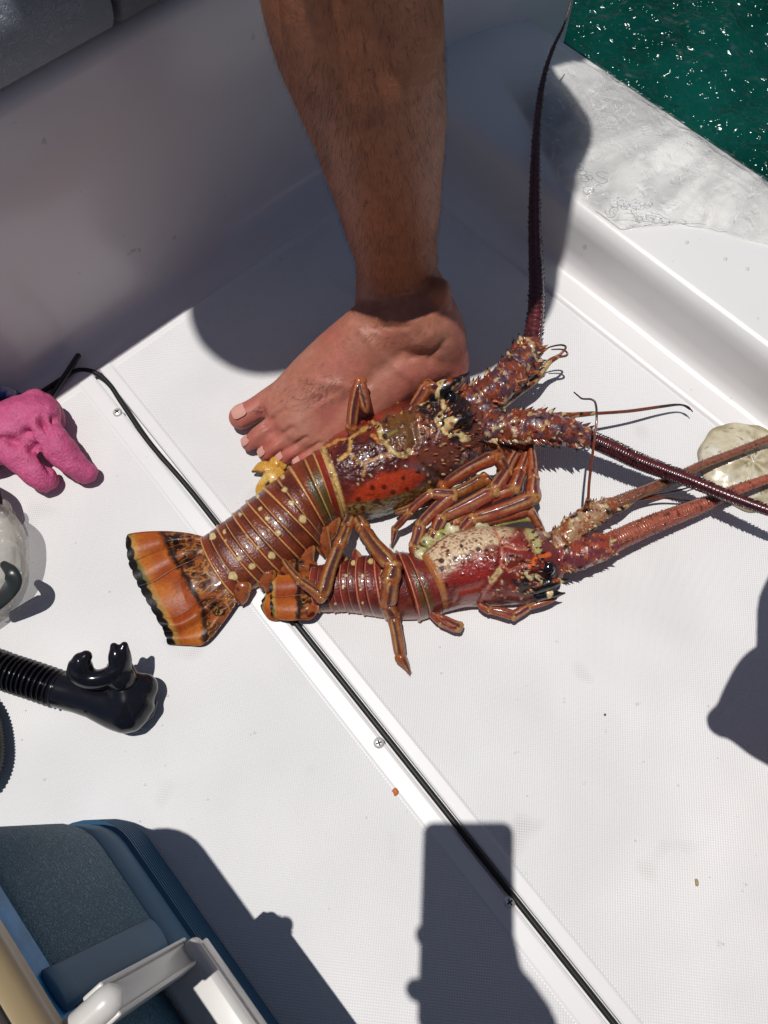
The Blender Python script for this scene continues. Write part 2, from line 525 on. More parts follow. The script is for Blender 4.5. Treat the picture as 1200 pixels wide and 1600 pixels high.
def cushion(s0, s1, mat, name='cushion'):
    z0, z1 = zb + .004, zb + .085
    pr = []
    for q in range(-90, 91, 15):
        a = math.radians(q); pr.append((.004 - .03 + .036 * math.cos(a) ** .8 if q not in (-90, 90) else -.026, (z0 + z1) / 2 + (z1 - z0) / 2 * math.sin(a)))
    pr = [(-.45, z0)] + pr + [(-.2, z1 + .012), (-.45, z1)]
    V = []; ss = []
    for q in range(0, 91, 18): ss.append((s0 + .03 * (1 - math.sin(math.radians(q))), math.sin(math.radians(q)) ** .5))
    L = [(s0, .0)] + [(s0 + .004 * (1 - math.cos(math.radians(q))), math.sin(math.radians(q))) for q in range(15, 91, 15)]
    L += [(s0 + .004 + (s1 - s0 - .008) * i / 20, 1.0) for i in range(1, 20)]
    L += [(s1 - .004 * (1 - math.cos(math.radians(q))), math.sin(math.radians(q))) for q in range(90, 14, -15)] + [(s1, 0)]
    zc = (z0 + z1) / 2
    for (s, kk_) in L:
        kf = .55 + .45 * kk_
        for (d, z) in pr:
            dd = d if d < -.1 else -.2 + (d + .2) * (1 - (1 - kk_) * .16)
            V.append(BA * [1, 1, 0] + B1 * dd + B2 * s + UP * (zc + (z - zc) * kf))
    k = len(pr); f = []
    for i in range(len(L) - 1):
        for j in range(k - 1): f.append((i * k + j, i * k + j + 1, (i + 1) * k + j + 1, (i + 1) * k + j))
    f.append(tuple(range(k))); f.append(tuple(reversed(range((len(L) - 1) * k, len(L) * k))))
    o = mk(name, np.array(V), f, mat, bench)
    # piping along the upper front edge
    pp = [BA * [1, 1, 0] + B1 * -.012 + B2 * s + UP * (z1 - .003) for s in np.linspace(s0 + .009, s1 - .009, 14)]
    Vp, fp, _, _ = tube(pp, .0028, n=8, rings=30)
    mk('piping', Vp, fp, M_cush2, o)
    return o
cushion(-.75, a_gap, M_cush)
cushion(a_gap + .0015, a_gap + .26, M_cush2)

# sea
M_sea, t, b = nt('sea_water')
b.inputs['Base Color'].default_value = (.0, .040, .028, 1); b.inputs['Roughness'].default_value = .12; b.inputs['IOR'].default_value = 1.33
tc = nd(t, 'ShaderNodeNewGeometry')
n0 = nd(t, 'ShaderNodeTexNoise'); n0.inputs['Scale'].default_value = 48; n0.inputs['Detail'].default_value = 1.2; n0.inputs['Roughness'].default_value = .62
t.links.new(tc.outputs['Position'], n0.inputs['Vector'])
bu = nd(t, 'ShaderNodeBump'); bu.inputs['Strength'].default_value = 1; bu.inputs['Distance'].default_value = .020
t.links.new(n0.outputs[0], bu.inputs['Height'])
n1 = nd(t, 'ShaderNodeTexNoise'); n1.inputs['Scale'].default_value = 9; n1.inputs['Detail'].default_value = 4
t.links.new(tc.outputs['Position'], n1.inputs['Vector'])
cr = nd(t, 'ShaderNodeValToRGB'); e = cr.color_ramp.elements
e[0].position = .35; e[0].color = (.0, .028, .021, 1); e[1].position = .7; e[1].color = (.002, .062, .046, 1)
t.links.new(n1.outputs[0], cr.inputs[0])
t.nodes.remove(b); dfs = nd(t, 'ShaderNodeBsdfDiffuse'); gls = nd(t, 'ShaderNodeBsdfGlossy'); gls.inputs['Roughness'].default_value = .15
frs = nd(t, 'ShaderNodeFresnel'); frs.inputs['IOR'].default_value = 1.33; mxs = nd(t, 'ShaderNodeMixShader')
t.links.new(cr.outputs[0], dfs.inputs['Color']); t.links.new(bu.outputs[0], gls.inputs['Normal']); t.links.new(bu.outputs[0], frs.inputs['Normal'])
t.links.new(frs.outputs[0], mxs.inputs[0]); t.links.new(dfs.outputs[0], mxs.inputs[1]); t.links.new(gls.outputs[0], mxs.inputs[2]); t.links.new(mxs.outputs[0], t.nodes['Material Output'].inputs[0])
N = 150; xs = np.concatenate([.22 - np.geomspace(.02, 90, 30)[::-1], np.linspace(.22, .86, 330), .86 + np.geomspace(.02, 90, 30)])
ys = np.concatenate([.58 - np.geomspace(.02, 90, 30)[::-1], np.linspace(.58, 1.22, 330), 1.22 + np.geomspace(.02, 90, 30)])
X, Y = np.meshgrid(xs, ys); P = np.stack([X.ravel(), Y.ravel(), np.zeros(X.size)], 1)
near = sstep(.30, .0, np.maximum(np.abs(P[:, 0] - .54), np.abs(P[:, 1] - .9)) - .33)
P[:, 2] = -.075 + (noise(P, 6, 3, 2) - .5) * .03 * near + (noise(P * [1, 1, 0], 17, 4, 2) - .5) * .020 * near + (noise(P * [1, 1, 0] + .2, 42, 5, 2) - .5) * .0085 * near
m_ = len(xs); f = [(i * m_ + j, i * m_ + j + 1, (i + 1) * m_ + j + 1, (i + 1) * m_ + j) for i in range(m_ - 1) for j in range(m_ - 1)]
P[:, 2] -= .12 * ((P @ S1 * 0 + (P - PB) @ T2) < t_out - .03)      # water dips under the hull
sea = mk('sea', P, f, M_sea, None); tag(sea, kind='structure')

# thin sheet of water running off the platform
M_film, t, b = nt('water_film')
t.nodes.remove(b)
out = t.nodes['Material Output']
tr = nd(t, 'ShaderNodeBsdfTransparent'); ntn = nd(t, 'ShaderNodeTexNoise'); ntn.inputs['Scale'].default_value = 20; ntn.inputs['Detail'].default_value = 3; ntn.inputs['Distortion'].default_value = 1.2
ctn = nd(t, 'ShaderNodeValToRGB'); ctn.color_ramp.elements[0].position = .40; ctn.color_ramp.elements[1].position = .60; ctn.color_ramp.elements[0].color = (.76, .765, .765, 1); ctn.color_ramp.elements[1].color = (.95, .955, .95, 1)
t.links.new(ntn.outputs[0], ctn.inputs[0]); wa0 = nd(t, 'ShaderNodeAttribute'); wa0.attribute_name = 'Col'; mt = nd(t, 'ShaderNodeMixRGB'); mt.inputs['Color1'].default_value = (1, 1, 1, 1); t.links.new(wa0.outputs['Fac'], mt.inputs['Fac']); t.links.new(ctn.outputs[0], mt.inputs['Color2']); t.links.new(mt.outputs[0], tr.inputs[0])
gl = nd(t, 'ShaderNodeBsdfGlossy'); gl.inputs['Roughness'].default_value = .06
fr = nd(t, 'ShaderNodeFresnel'); fr.inputs['IOR'].default_value = 1.33
mx = nd(t, 'ShaderNodeMixShader')
tc = nd(t, 'ShaderNodeNewGeometry'); nn = nd(t, 'ShaderNodeTexNoise'); nn.inputs['Scale'].default_value = 70; nn.inputs['Detail'].default_value = 4
t.links.new(tc.outputs['Position'], nn.inputs['Vector'])
bu = nd(t, 'ShaderNodeBump'); bu.inputs['Strength'].default_value = 1; bu.inputs['Distance'].default_value = .0028
t.links.new(nn.outputs[0], bu.inputs['Height'])
t.links.new(bu.outputs[0], gl.inputs['Normal']); t.links.new(bu.outputs[0], fr.inputs['Normal'])
wa = nd(t, 'ShaderNodeAttribute'); wa.attribute_name = 'Col'
def wmul(src):
    m_ = nd(t, 'ShaderNodeMath', operation='MULTIPLY'); t.links.new(src, m_.inputs[0]); t.links.new(wa.outputs['Fac'], m_.inputs[1]); return m_.outputs[0]
t.links.new(wmul(fr.outputs[0]), mx.inputs[0]); t.links.new(tr.outputs[0], mx.inputs[1]); t.links.new(gl.outputs[0], mx.inputs[2])
# caustic light painted as white squiggles, plus faint streaks of air bubbles
mp = nd(t, 'ShaderNodeMapping'); mp.vector_type = 'TEXTURE'; mp.inputs['Rotation'].default_value = (0, 0, math.atan2(T2[1], T2[0])); mp.inputs['Scale'].default_value = (3.2, 1, 1)
t.links.new(tc.outputs['Position'], mp.inputs['Vector'])
na = nd(t, 'ShaderNodeTexNoise'); na.inputs['Scale'].default_value = 55; na.inputs['Detail'].default_value = 5; na.inputs['Distortion'].default_value = .8
t.links.new(mp.outputs[0], na.inputs['Vector']); t.links.new(mp.outputs[0], ntn.inputs['Vector'])
nb = nd(t, 'ShaderNodeTexNoise'); nb.inputs['Scale'].default_value = 26; nb.inputs['Detail'].default_value = 3; nb.inputs['Distortion'].default_value = 1.5; t.links.new(tc.outputs['Position'], nb.inputs['Vector'])
rdg = nd(t, 'ShaderNodeMath', operation='SUBTRACT'); rdg.inputs[1].default_value = .5; t.links.new(nb.outputs[0], rdg.inputs[0])
ab = nd(t, 'ShaderNodeMath', operation='ABSOLUTE'); t.links.new(rdg.outputs[0], ab.inputs[0])
r1_ = nd(t, 'ShaderNodeMapRange'); r1_.inputs['From Min'].default_value = .012; r1_.inputs['From Max'].default_value = .0; r1_.inputs['To Max'].default_value = .40; t.links.new(ab.outputs[0], r1_.inputs['Value'])
r2_ = nd(t, 'ShaderNodeMapRange'); r2_.inputs['From Min'].default_value = .42; r2_.inputs['From Max'].default_value = .66; r2_.inputs['To Max'].default_value = .05; t.links.new(na.outputs[0], r2_.inputs['Value'])
mxm = nd(t, 'ShaderNodeMath', operation='MAXIMUM'); t.links.new(r1_.outputs[0], mxm.inputs[0]); t.links.new(r2_.outputs[0], mxm.inputs[1])
df = nd(t, 'ShaderNodeBsdfDiffuse'); df.inputs[0].default_value = (.93, .94, .95, 1)
m3 = nd(t, 'ShaderNodeMixShader'); t.links.new(wmul(mxm.outputs[0]), m3.inputs[0]); t.links.new(mx.outputs[0], m3.inputs[1]); t.links.new(df.outputs[0], m3.inputs[2]); t.links.new(m3.outputs[0], out.inputs[0])
edge = np.array([(770, 110), (815, 190), (845, 250), (868, 300), (885, 325), (905, 340), (925, 362), (960, 368), (1000, 366), (1050, 362), (1100, 366), (1150, 378), (1185, 382), (1230, 390)], float)
ec = crom(edge, 90)
def platz(P):
    d = (np.asarray(P) - PB) @ T2
    return np.interp(d, [q[0] for q in [(-.04, 0), (.0, .01), (.006, .046), (.014, .0625), (.03, .066), (.06, .0655), (max(.45 * t_out, .08), .0625), (.72 * t_out, .050), (.88 * t_out, .040), (t_out - .012, .032), (t_out, .030)]],
                     [0, .01, .046, .0625, .066, .0655, .0625, .050, .040, .032, .030])
NI, NJ = 150, 90; V = []
for i in range(NI):
    e = ec[int(i * 89 / (NI - 1))] if False else crom(edge, NI)[i] if i == 0 else None
EC = crom(edge, NI)
for i in range(NI):
    p0 = W(EC[i][0], EC[i][1], .06)
    d0 = float((p0 - PB) @ T2)
    if d0 < .017: p0 = p0 + T2 * (.017 - d0); d0 = .017
    for j in range(NJ):
        u = j / (NJ - 1); d = d0 + (t_out + .001 - d0) * u
        q = p0 + T2 * (d - d0); V.append((q[0], q[1], 0, u))
V = np.array(V); P = V[:, :3].copy(); u = V[:, 3]
e0 = sstep(0, .08, u)
foam = sstep(.30, .02, u) * sstep(.02, .12, np.repeat(np.linspace(0, 1, NI), NJ)) * sstep(.75, .35, np.repeat(np.linspace(0, 1, NI), NJ))
h = .0006 + .0022 * e0 + e0 * (.010 * foam * np.abs(noise(P, 90, 5, 2) - .5) * 2 + .0035 * (1 - np.abs(noise(P * [1, 1, 0] + .3, 28, 6, 2) * 2 - 1)) ** 2)
h *= 1 - .9 * sstep(.93, 1.0, u)
P[:, 2] = platz(P) + h
f = [(i * NJ + j, (i + 1) * NJ + j, (i + 1) * NJ + j + 1, i * NJ + j + 1) for i in range(NI - 1) for j in range(NJ - 1)]
P, f = fix_up(P, f)
ii = np.repeat(np.linspace(0, 1, NI), NJ); wgt = sstep(0, .09, ii) * sstep(0, .05, u); wf = mk('water_sheet', P, f, M_film, None, np.repeat(wgt[:, None], 3, 1)); tag(wf, kind='stuff')
# broken ridges of foam along the front of the wash
M_foam = plain('foam', (.85, .86, .87), .15, coat=.4)
fm = MB()
def ridge(pts, r, seed):
    c = crom(pts, 60); pr = []
    for k, (a, bb) in enumerate(c):
        q = W(a + 3.0 * (noise(np.array([[k * .35, seed, 0.]]), 1, seed)[0] - .5), bb + 5 * (noise(np.array([[k * .3, seed, 5.]]), 1, seed)[0] - .5), .06)
        dq = float((q - PB) @ T2); q = q + T2 * max(0, .022 - dq)
        q[2] = platz(q) + .0032; pr.append(q)
    rr = r * (.35 + noise(np.array([[k * .25, seed, 9.] for k in range(60)]), 1, seed) * 1.0)
    V, f, _, _ = tube(pr, rr, rr * .8, n=6, rings=90); fm.add(V, f)
for k, (pts, r) in enumerate([
        ([(918, 350), (935, 362), (965, 364), (1000, 360), (1040, 352), (1075, 358), (1110, 362), (1140, 366)], .0003),
        ([(925, 338), (950, 350), (985, 352), (1020, 354), (1065, 352), (1100, 356)], .0003),
        ]): ridge(pts, r, k + 3)
r3 = random.Random(5)
# bubbly cell network of small wave crests
cells = []
for (cx, cy, sx, sy, n) in ((920, 285, 24, 16, 8), (965, 330, 38, 12, 18), (1010, 348, 34, 7, 9)):
    for k in range(n):
        cells.append((cx + r3.gauss(0, .55) * sx, cy + r3.gauss(0, .55) * sy, 3.5 + r3.random() * 5))
for (x, y, r) in cells:
    q = W(x, y, .06)
    pts = []
    n = r3.choice([5, 6, 7]); ph = r3.random() * 6; part = r3.choice([.55, .8, 1.0])
    for i in range(int(n * part) + 1):
        a = ph + 2 * math.pi * i / n; rr = r * (.7 + .5 * r3.random()) / 1450
        p = q + np.array([math.cos(a) * rr * 1.2, math.sin(a) * rr, 0]); p[2] = platz(p) + .0040 + .001 * r3.random(); pts.append(p)
    if len(pts) > 2:
        V, f, _, _ = tube(pts, .00032, .0003, n=5, rings=16); fm.add(V, f)
fo = fm.build('foam', M_foam); tag(fo, kind='stuff')

# water drops lying on the deck
M_drop, t, b = nt('water_drop'); t.nodes.remove(b); out = t.nodes['Material Output']
tr = nd(t, 'ShaderNodeBsdfTransparent'); gl = nd(t, 'ShaderNodeBsdfGlossy'); gl.inputs['Roughness'].default_value = .05
fr = nd(t, 'ShaderNodeFresnel'); mx = nd(t, 'ShaderNodeMixShader')
t.links.new(fr.outputs[0], mx.inputs[0]); t.links.new(tr.outputs[0], mx.inputs[1]); t.links.new(gl.outputs[0], mx.inputs[2]); t.links.new(mx.outputs[0], out.inputs[0])
dm = MB()
def dome(c, r, h, n=10, jit=0):
    V = []; 
    for (k, z) in ((1, 0), (.85, .5), (.5, .87)):
        for i in range(n):
            a = 2 * math.pi * i / n; j = 1 + jit * math.sin(a * 2 + c[0] * 900)
            V.append((c[0] + math.cos(a) * r * k * j, c[1] + math.sin(a) * r * k, c[2] + h * z))
    V.append((c[0], c[1], c[2] + h))
    return np.array(V), grid_faces(3, n) + [(2 * n + i, 2 * n + (i + 1) % n, 3 * n) for i in range(n)]
for k in range(60):
    x, y = r3.uniform(20, 1180), r3.uniform(560, 1580)
    if 300 < x < 950 and 560 < y < 1000 and r3.random() < .6: continue
    q = W(x, y, 0); q[2] = .0006
    if np.dot(q - BA, B1) < .05 or np.dot(q - PB, T2) > -.05: continue
    dm.add(*dome(q, r3.uniform(.0004, .0011), .0005, 8, .2))
for (x, y) in ((1130, 410), (1165, 425), (1070, 385)):
    q = W(x, y, .06); q[2] = platz(q) + .0003
    if np.dot(q - PB, T2) > .02: dm.add(*dome(q, .002, .001, 10, .3))
do = dm.build('water_drops', M_drop); tag(do, kind='stuff')

# black cord lying in the hatch groove, its loose ends crossing by the bench
seam = lambda y: W(340 + (y - 820) * (620 / 780.0), y, 0)
cpts = [seam(1700), seam(1500), seam(1300), seam(1100), seam(900), seam(820), seam(760), W(232, 690, 0), W(192, 632, .0), W(172, 602, 0), W(150, 583, 0), W(122, 579, .001), W(98, 592, .004), W(70, 610, .006), W(40, 628, .008)]
cpts = [np.array(p) + UP * .0022 for p in cpts]
cord = empty('gasket_cord', seam(1200)); tag(cord, 'thin black rubber cord pressed along the hatch seam, curling near the bench', 'cord')
cpts = [p - UP * .0016 for p in cpts]
V, f, _, _ = tube(cpts, .0025, .0024, n=10, rings=160); mk('strip', V, f, M_black, cord)
V, f, s, a = tube([W(76, 625, .004), W(100, 590, .008), W(122, 556, .012)], .0030, n=10, rings=60)
mk('loose_end', V, f, M_blackgloss, cord)

# Phillips screws
def screw(x, y, rot, label):
    c = W(x, y, 0); c[2] = .0012
    e = empty('screw', c); tag(e, label, 'screw', 'screws along the hatch edge')
    V, f = dome(c, .0047, .0017, 20); mk('head', V, f, M_steel, e)
    cm = MB()
    for q in (0, 90):
        a = math.radians(rot + q); ax = np.array([math.cos(a), math.sin(a), 0]); ay = np.array([-math.sin(a), math.cos(a), 0])
        cm.add(*box(c + UP * (.0017 + .0001 * (q > 0)), ax, ay, UP, .0024, .0006, .0004))
    cm.build('cross_slot_shade', M_dark, e, smooth=False)  # dark bars stand in for the shade inside the cross recess
    return e
screw(592, 1161, 20, 'bright Phillips screw beside the cord, below the lobsters')
screw(184, 645, 50, 'small Phillips screw left of the cord near the pink glove')
screw(796, 1409, 35, 'shaded screw next to the cord inside the phone shadow')

# crumbs
def crumb(x, y, col, r, label, elong=1.5):
    c = W(x, y, 0); c[2] = .002
    V, f = dome(c, r, r * .8, 9, .35); V[:, :2] = c[:2] + (V[:, :2] - c[:2]) * [1, elong]
    V[:, :2] += (noise(V, 900, 3)[:, None] - .5) * r
    o = mk('crumb', V, f, plain('crumb', col, .6), None); o.location.z = .0006; tag(o, label, 'debris'); return o
crumb(618, 1237, lin(190, 110, 60), .0022, 'tiny orange brown shell fragment left of the black cord')
crumb(1088, 1379, lin(170, 150, 110), .0020, 'pale tan crumb alone on the lower right deck')
crumb(945, 1117, lin(60, 55, 50), .0008, 'tiny dark speck on the right deck above the phone shadow')
# ================================================================== COOLER
C0 = W(219, 1287, 0); C0_ = C0; CU = np.array([.657, -.754, 0]); CU /= np.linalg.norm(CU); CN = np.array([-CU[1], CU[0], 0])  # CN faces the deck
cooler = empty('cooler', C0 + CU * .25 - CN * .17)
tag(cooler, 'blue grained plastic cooler with tan rim and white handle at lower left', 'cooler')
C0 = C0 - CU * .028
def wallz(x, y): return float(WP(x, y, C0, CN)[2])
M_cool, t, b = nt('blue_grained_plastic')
b.inputs['Base Color'].default_value = (.040, .082, .115, 1); b.inputs['Roughness'].default_value = .5; b.inputs['Specular IOR Level'].default_value = .10
tc = nd(t, 'ShaderNodeTexCoord')
mpn = nd(t, 'ShaderNodeTexNoise'); mpn.inputs['Scale'].default_value = 120; t.links.new(tc.outputs['Object'], mpn.inputs['Vector'])
mxx = nd(t, 'ShaderNodeMixRGB'); mxx.inputs['Fac'].default_value = .045
t.links.new(tc.outputs['Object'], mxx.inputs['Color1']); t.links.new(mpn.outputs['Color'], mxx.inputs['Color2'])
vo = nd(t, 'ShaderNodeTexVoronoi'); vo.feature = 'DISTANCE_TO_EDGE'; vo.inputs['Scale'].default_value = 230; t.links.new(mxx.outputs[0], vo.inputs['Vector'])
mr = nd(t, 'ShaderNodeMapRange'); mr.inputs['From Max'].default_value = .16; t.links.new(vo.outputs['Distance'], mr.inputs['Value'])
bu = nd(t, 'ShaderNodeBump'); bu.inputs['Strength'].default_value = .7; bu.inputs['Distance'].default_value = .0010
t.links.new(mr.outputs[0], bu.inputs['Height']); t.links.new(bu.outputs[0], b.inputs['Normal'])
cr = nd(t, 'ShaderNodeValToRGB'); e = cr.color_ramp.elements
e[0].color = (.030, .095, .155, 1); e[1].color = (.065, .165, .245, 1); t.links.new(mr.outputs[0], cr.inputs[0]); t.links.new(cr.outputs[0], b.inputs['Base Color'])
M_coolsmooth = plain('blue_smooth_plastic', (.048, .135, .235), .5, bump=(80, .1, .001), spec=.12)
M_blue = plain('sunlit_blue_plastic', (.03, .25, .56), .45, spec=.15, var=.35, vscale=60)  # direct sun on the strip put into a brighter blue
M_tan = plain('tan_plastic', (.36, .27, .15), .4, bump=(100, .1, .001))
M_lid = plain('grey_lid', (.16, .16, .165), .5, bump=(300, .4, .001))
M_white = plain('white_plastic', (.62, .60, .57), .3, bump=(50, .06, .001), var=.05)
zr, zg, zs, zt = .055, .107, .272, .300
LU, LW = .62, .40
def crect(inset, z, n=8, r=.042):
    """rounded rectangle outline at inset"""
    hx, hy = LU / 2 - inset, LW / 2 - inset; r = max(r - inset, .012)
    cx = C0 + CU * (LU / 2) - CN * (LW / 2)
    P = []
    for (sx, sy, a0) in ((1, 1, 0), (-1, 1, 90), (-1, -1, 180), (1, -1, 270)):
        for k in range(n + 1):
            t_ = math.radians(a0 + 90 * k / n)
            P.append(cx * [1, 1, 0] + CU * (sx * (hx - r) + r * math.cos(t_)) + CN * (sy * (hy - r) + r * math.sin(t_)) + UP * z)
    return P
def shell(prof, mat, name, capt=False, capb=False):
    V = []; 
    for (i, z) in prof: V += crect(i, z)
    n = 36; f = grid_faces(len(prof), n)
    if capt: f.append(tuple(range((len(prof) - 1) * n, len(prof) * n)))
    if capb: f.append(tuple(reversed(range(n))))
    return mk(name, np.array(V), f, mat, cooler)
# ribbed skirt
zrib = zr; pr = [(.004, .0), (.0, .004)]; nr = 9
for k in range(nr):
    z0 = .004 + (zrib - .004) * k / nr; dz = (zrib - .004) / nr
    pr += [(.0, z0 + dz * .15), (.0, z0 + dz * .62), (.0045, z0 + dz * .75), (.0045, z0 + dz * .97)]
shell(pr, M_coolsmooth, 'ribbed_skirt', capb=True)
shell([(.0032, zrib - .001), (.003, zrib + .004), (.003, zg - .004), (.005, zg - .002), (.0062, zg + .001)], M_coolsmooth, 'lower_band')
shell([(.0064, zg), (.003, zg + .003), (.0015, zg + .006), (.0015, zs - .012), (.0020, zs - .004), (.003, zs)], M_cool, 'grained_wall')
shell([(.003, zs - .001), (.0015, zs + .004), (.001, zt - .003), (.001, zt + .002)], M_blue, 'blue_strip')
shell([(.001, zt - .001), (-.002, zt + .001), (-.003, zt + .012), (-.001, zt + .020), (.007, zt + .022)], M_tan, 'rim')
shell([(.006, zt + .020), (.006, zt + .03), (.010, zt + .036), (.02, zt + .038)], M_lid, 'lid', capt=True)
# raised moulded bar across the grained wall
pa = WP(85, 1548, C0, CN); pb2 = WP(246, 1457, C0, CN)
V, f, _, _ = tube([pa, (pa + pb2) / 2, pb2], .0105, .0026, n=16, rings=12, up=CN); mk('moulded_bar', V, f, M_coolsmooth, cooler)
# handle: flat arm from the wall pivot out to the grip
hc = W(290, 1492, .167); ha = WP(160, 1572, C0 + CN * .016, CN)
d = ha - hc; L = np.linalg.norm(d); d /= L
sd = np.cross(d, CN); sd /= np.linalg.norm(sd)
if sd[2] < 0: sd = -sd
od = np.cross(sd, d); od = od if od @ CN > 0 else -od
am = MB()
am.add(*box((hc + ha) / 2, d, sd, od, L / 2, .0070, .0030, .002))
for q in (-1, 1): am.add(*box((hc + ha) / 2 + sd * q * .0070, d, sd, od, L / 2 + .001, .0012, .0050, .001))
am.build('handle_arm', M_white, cooler)
gm = MB()
gc = hc - CN * .004 + CU * .13
gm.add(*box(gc, CU, CN, UP, .135, .0150, .0075, .005))
gm.add(*box(gc - UP * .006 + CN * .013, CU, CN, UP, .13, .0020, .011, .0015))
gm.build('handle_grip', M_white, cooler)
hm = MB()
V, f, _, _ = tube([ha - CN * .016 - d * 0.0, ha + CN * .003], .0068, n=20, rings=6, up=UP); hm.add(V, f)
hm.build('handle_pivot', M_white, cooler)

# ================================================================== SNORKEL
def bodymesh(name, mb, mat, parent, voxel, smooth=6, colf=None, fac=.5):
    V = np.vstack(mb.V); me = bpy.data.meshes.new(name); me.from_pydata(V.tolist(), [], mb.F); me.update()
    o = bpy.data.objects.new(name, me); COL.objects.link(o)
    m = o.modifiers.new('r', 'REMESH'); m.mode = 'VOXEL'; m.voxel_size = voxel
    if smooth:
        q = o.modifiers.new('s', 'SMOOTH'); q.iterations = smooth; q.factor = fac
    dg = bpy.context.evaluated_depsgraph_get(); dg.update()
    ev = o.evaluated_get(dg); em = ev.to_mesh()
    n = len(em.vertices); co = np.empty(n * 3, np.float32); em.vertices.foreach_get('co', co); co = co.reshape(-1, 3).astype(float)
    F_ = [tuple(p.vertices) for p in em.polygons]
    no = np.empty(n * 3, np.float32); em.vertices.foreach_get('normal', no); no = no.reshape(-1, 3)
    ev.to_mesh_clear(); bpy.data.objects.remove(o); bpy.data.meshes.remove(me)
    C = colf(co, no) if colf else None
    if C is not None and isinstance(C, tuple): co, C = C
    return mk(name, co, F_, mat, parent, C)

sn = empty('snorkel', W(120, 1085, 0))
tag(sn, 'black snorkel with ribbed bendy tube and curved mouthpiece on the deck', 'snorkel')
zt_ = .017
path = crom([W(-160, 985, zt_), W(-80, 1015, zt_), W(0, 1046, zt_), W(48, 1062, zt_), W(97, 1079, zt_)], 400)
ph = np.linspace(0, 1, 400); nrib = 24
rib = .0138 + .0026 * np.clip(np.sin(ph * 2 * math.pi * nrib) * 1.6, -1, 1)
T, A, B = frames(path); n = 20; a = np.linspace(0, 2 * math.pi, n, endpoint=False)
V = (path[:, None] + A[:, None] * (rib[:, None] * np.cos(a))[..., None] + B[:, None] * (rib[:, None] * np.sin(a))[..., None]).reshape(-1, 3)
mk('ribbed_tube', V, grid_faces(400, n), M_blackgloss, sn)
V, f, _, _ = tube([W(92, 1077, zt_), W(120, 1084, zt_), W(150, 1093, zt_ + .001), W(172, 1098, zt_ + .001)], [.0152, .0154, .0160, .0165], n=24, rings=20); mk('sleeve', V, f, M_blackgloss, sn)
mb = MB()
V, f, _, _ = tube([W(150, 1094, .018), W(180, 1100, .018), W(203, 1104, .019)], [.0165, .021, .023], [.0165, .018, .019], n=20, rings=20); mb.add(V, f)
V, f, _, _ = tube([W(196, 1108, .020), W(214, 1085, .020), W(222, 1076, .020)], [.020, .020, .014], [.018, .018, .014], n=20, rings=20); mb.add(V, f)
V, f, _, _ = tube([W(200, 1096, .024), W(193, 1062, .030), W(187, 1047, .032)], [.016, .013, .012], n=16, rings=16); mb.add(V, f)
bodymesh('chamber', mb, M_blackgloss, sn, .0014, 24)
mb = MB()
# flange: curved shield with two bite lugs
fl_ = [W(116, 1038, .050), W(120, 1053, .046), W(140, 1062, .041), W(165, 1060, .040), W(185, 1048, .042), W(192, 1030, .047), W(194, 1008, .054)]
V, f, _, _ = tube(fl_, [.0050, .0075, .0085, .0085, .0085, .0070, .0032], [.009, .011, .012, .012, .012, .009, .004], n=16, rings=40); mb.add(V, f)
V, f, _, _ = tube([W(132, 1053, .046), W(127, 1035, .052), W(134, 1026, .054)], [.0085, .0085, .0055], n=14, rings=14); mb.add(V, f)
V, f, _, _ = tube([W(186, 1042, .046), W(182, 1022, .052), W(178, 1010, .055)], [.0080, .0070, .0035], n=14, rings=14); mb.add(V, f)
V, f, _, _ = tube([W(190, 1060, .038), W(186, 1062, .03), W(180, 1078, .024)], [.012, .013, .012], n=14, rings=14); mb.add(V, f)
bodymesh('mouthpiece', mb, M_blackgloss, sn, .0012, 5)
V, f, _, _ = tube([W(208, 1132, .008), W(232, 1118, .009), W(240, 1098, .010)], .0035, n=10, rings=14); mk('purge_rim', V, f, M_blackgloss, sn)

# black ribbed hose loop at the left edge
hp_ = crom([W(-90, 1070, .018), W(-42, 1115, .018), W(-28, 1165, .018), W(-36, 1210, .018), W(-80, 1255, .018)], 300)
rr = .0165 + .0006 * np.sin(np.linspace(0, 1, 300) * 2 * math.pi * 46)
T, A, B = frames(hp_, up=(0, 0, 1)); n = 18; a = np.linspace(0, 2 * math.pi, n, endpoint=False)
V = (hp_[:, None] + A[:, None] * (rr[:, None] * np.cos(a))[..., None] + B[:, None] * (rr[:, None] * np.sin(a))[..., None]).reshape(-1, 3)
hs = mk('ribbed_hose', V, grid_faces(300, n), M_black, None)
tag(hs, 'matt black finely ribbed hose bend at the left edge below the snorkel', 'hose')

# ================================================================== GLOVE
M_pink = vcol_mat('pink_rubber', rough=.5, spec=.35, bump=(520, 1, .0012), mottling=.14, mscale=300)
glove = empty('rubber_glove', W(60, 690, 0)); tag(glove, 'limp pink rubber glove with a blue and white lining, lying by the bench', 'glove')
mb = MB()
g = lambda pts, r, rb=None: mb.add(*tube(pts, r, rb, n=16, rings=26)[:2])
g([W(-50, 690, .026), W(0, 672, .028), W(45, 655, .030), W(72, 652, .032)], [.022, .026, .026, .019], [.016, .017, .017, .014])
g([W(40, 640, .030), W(58, 622, .030)], [.016, .011], [.014, .009])
g([W(58, 660, .034), W(85, 692, .030), W(112, 722, .021), W(134, 741, .013)], [.019, .0155, .0135, .0115], [.014, .012, .012, .0105])
g([W(10, 690, .028), W(32, 712, .026), W(54, 738, .020), W(74, 751, .013)], [.020, .0155, .0130, .0115], [.013, .012, .011, .010])
g([W(66, 640, .030), W(82, 662, .026), W(84, 678, .018), W(78, 682, .012)], [.012, .008, .008, .006])
g([W(70, 628, .026), W(88, 645, .018), W(92, 664, .010)], [.009, .007, .006])
g([W(-80, 712, .02), W(-30, 700, .022), W(0, 690, .024)], [.026, .024, .022], [.014, .014, .014])
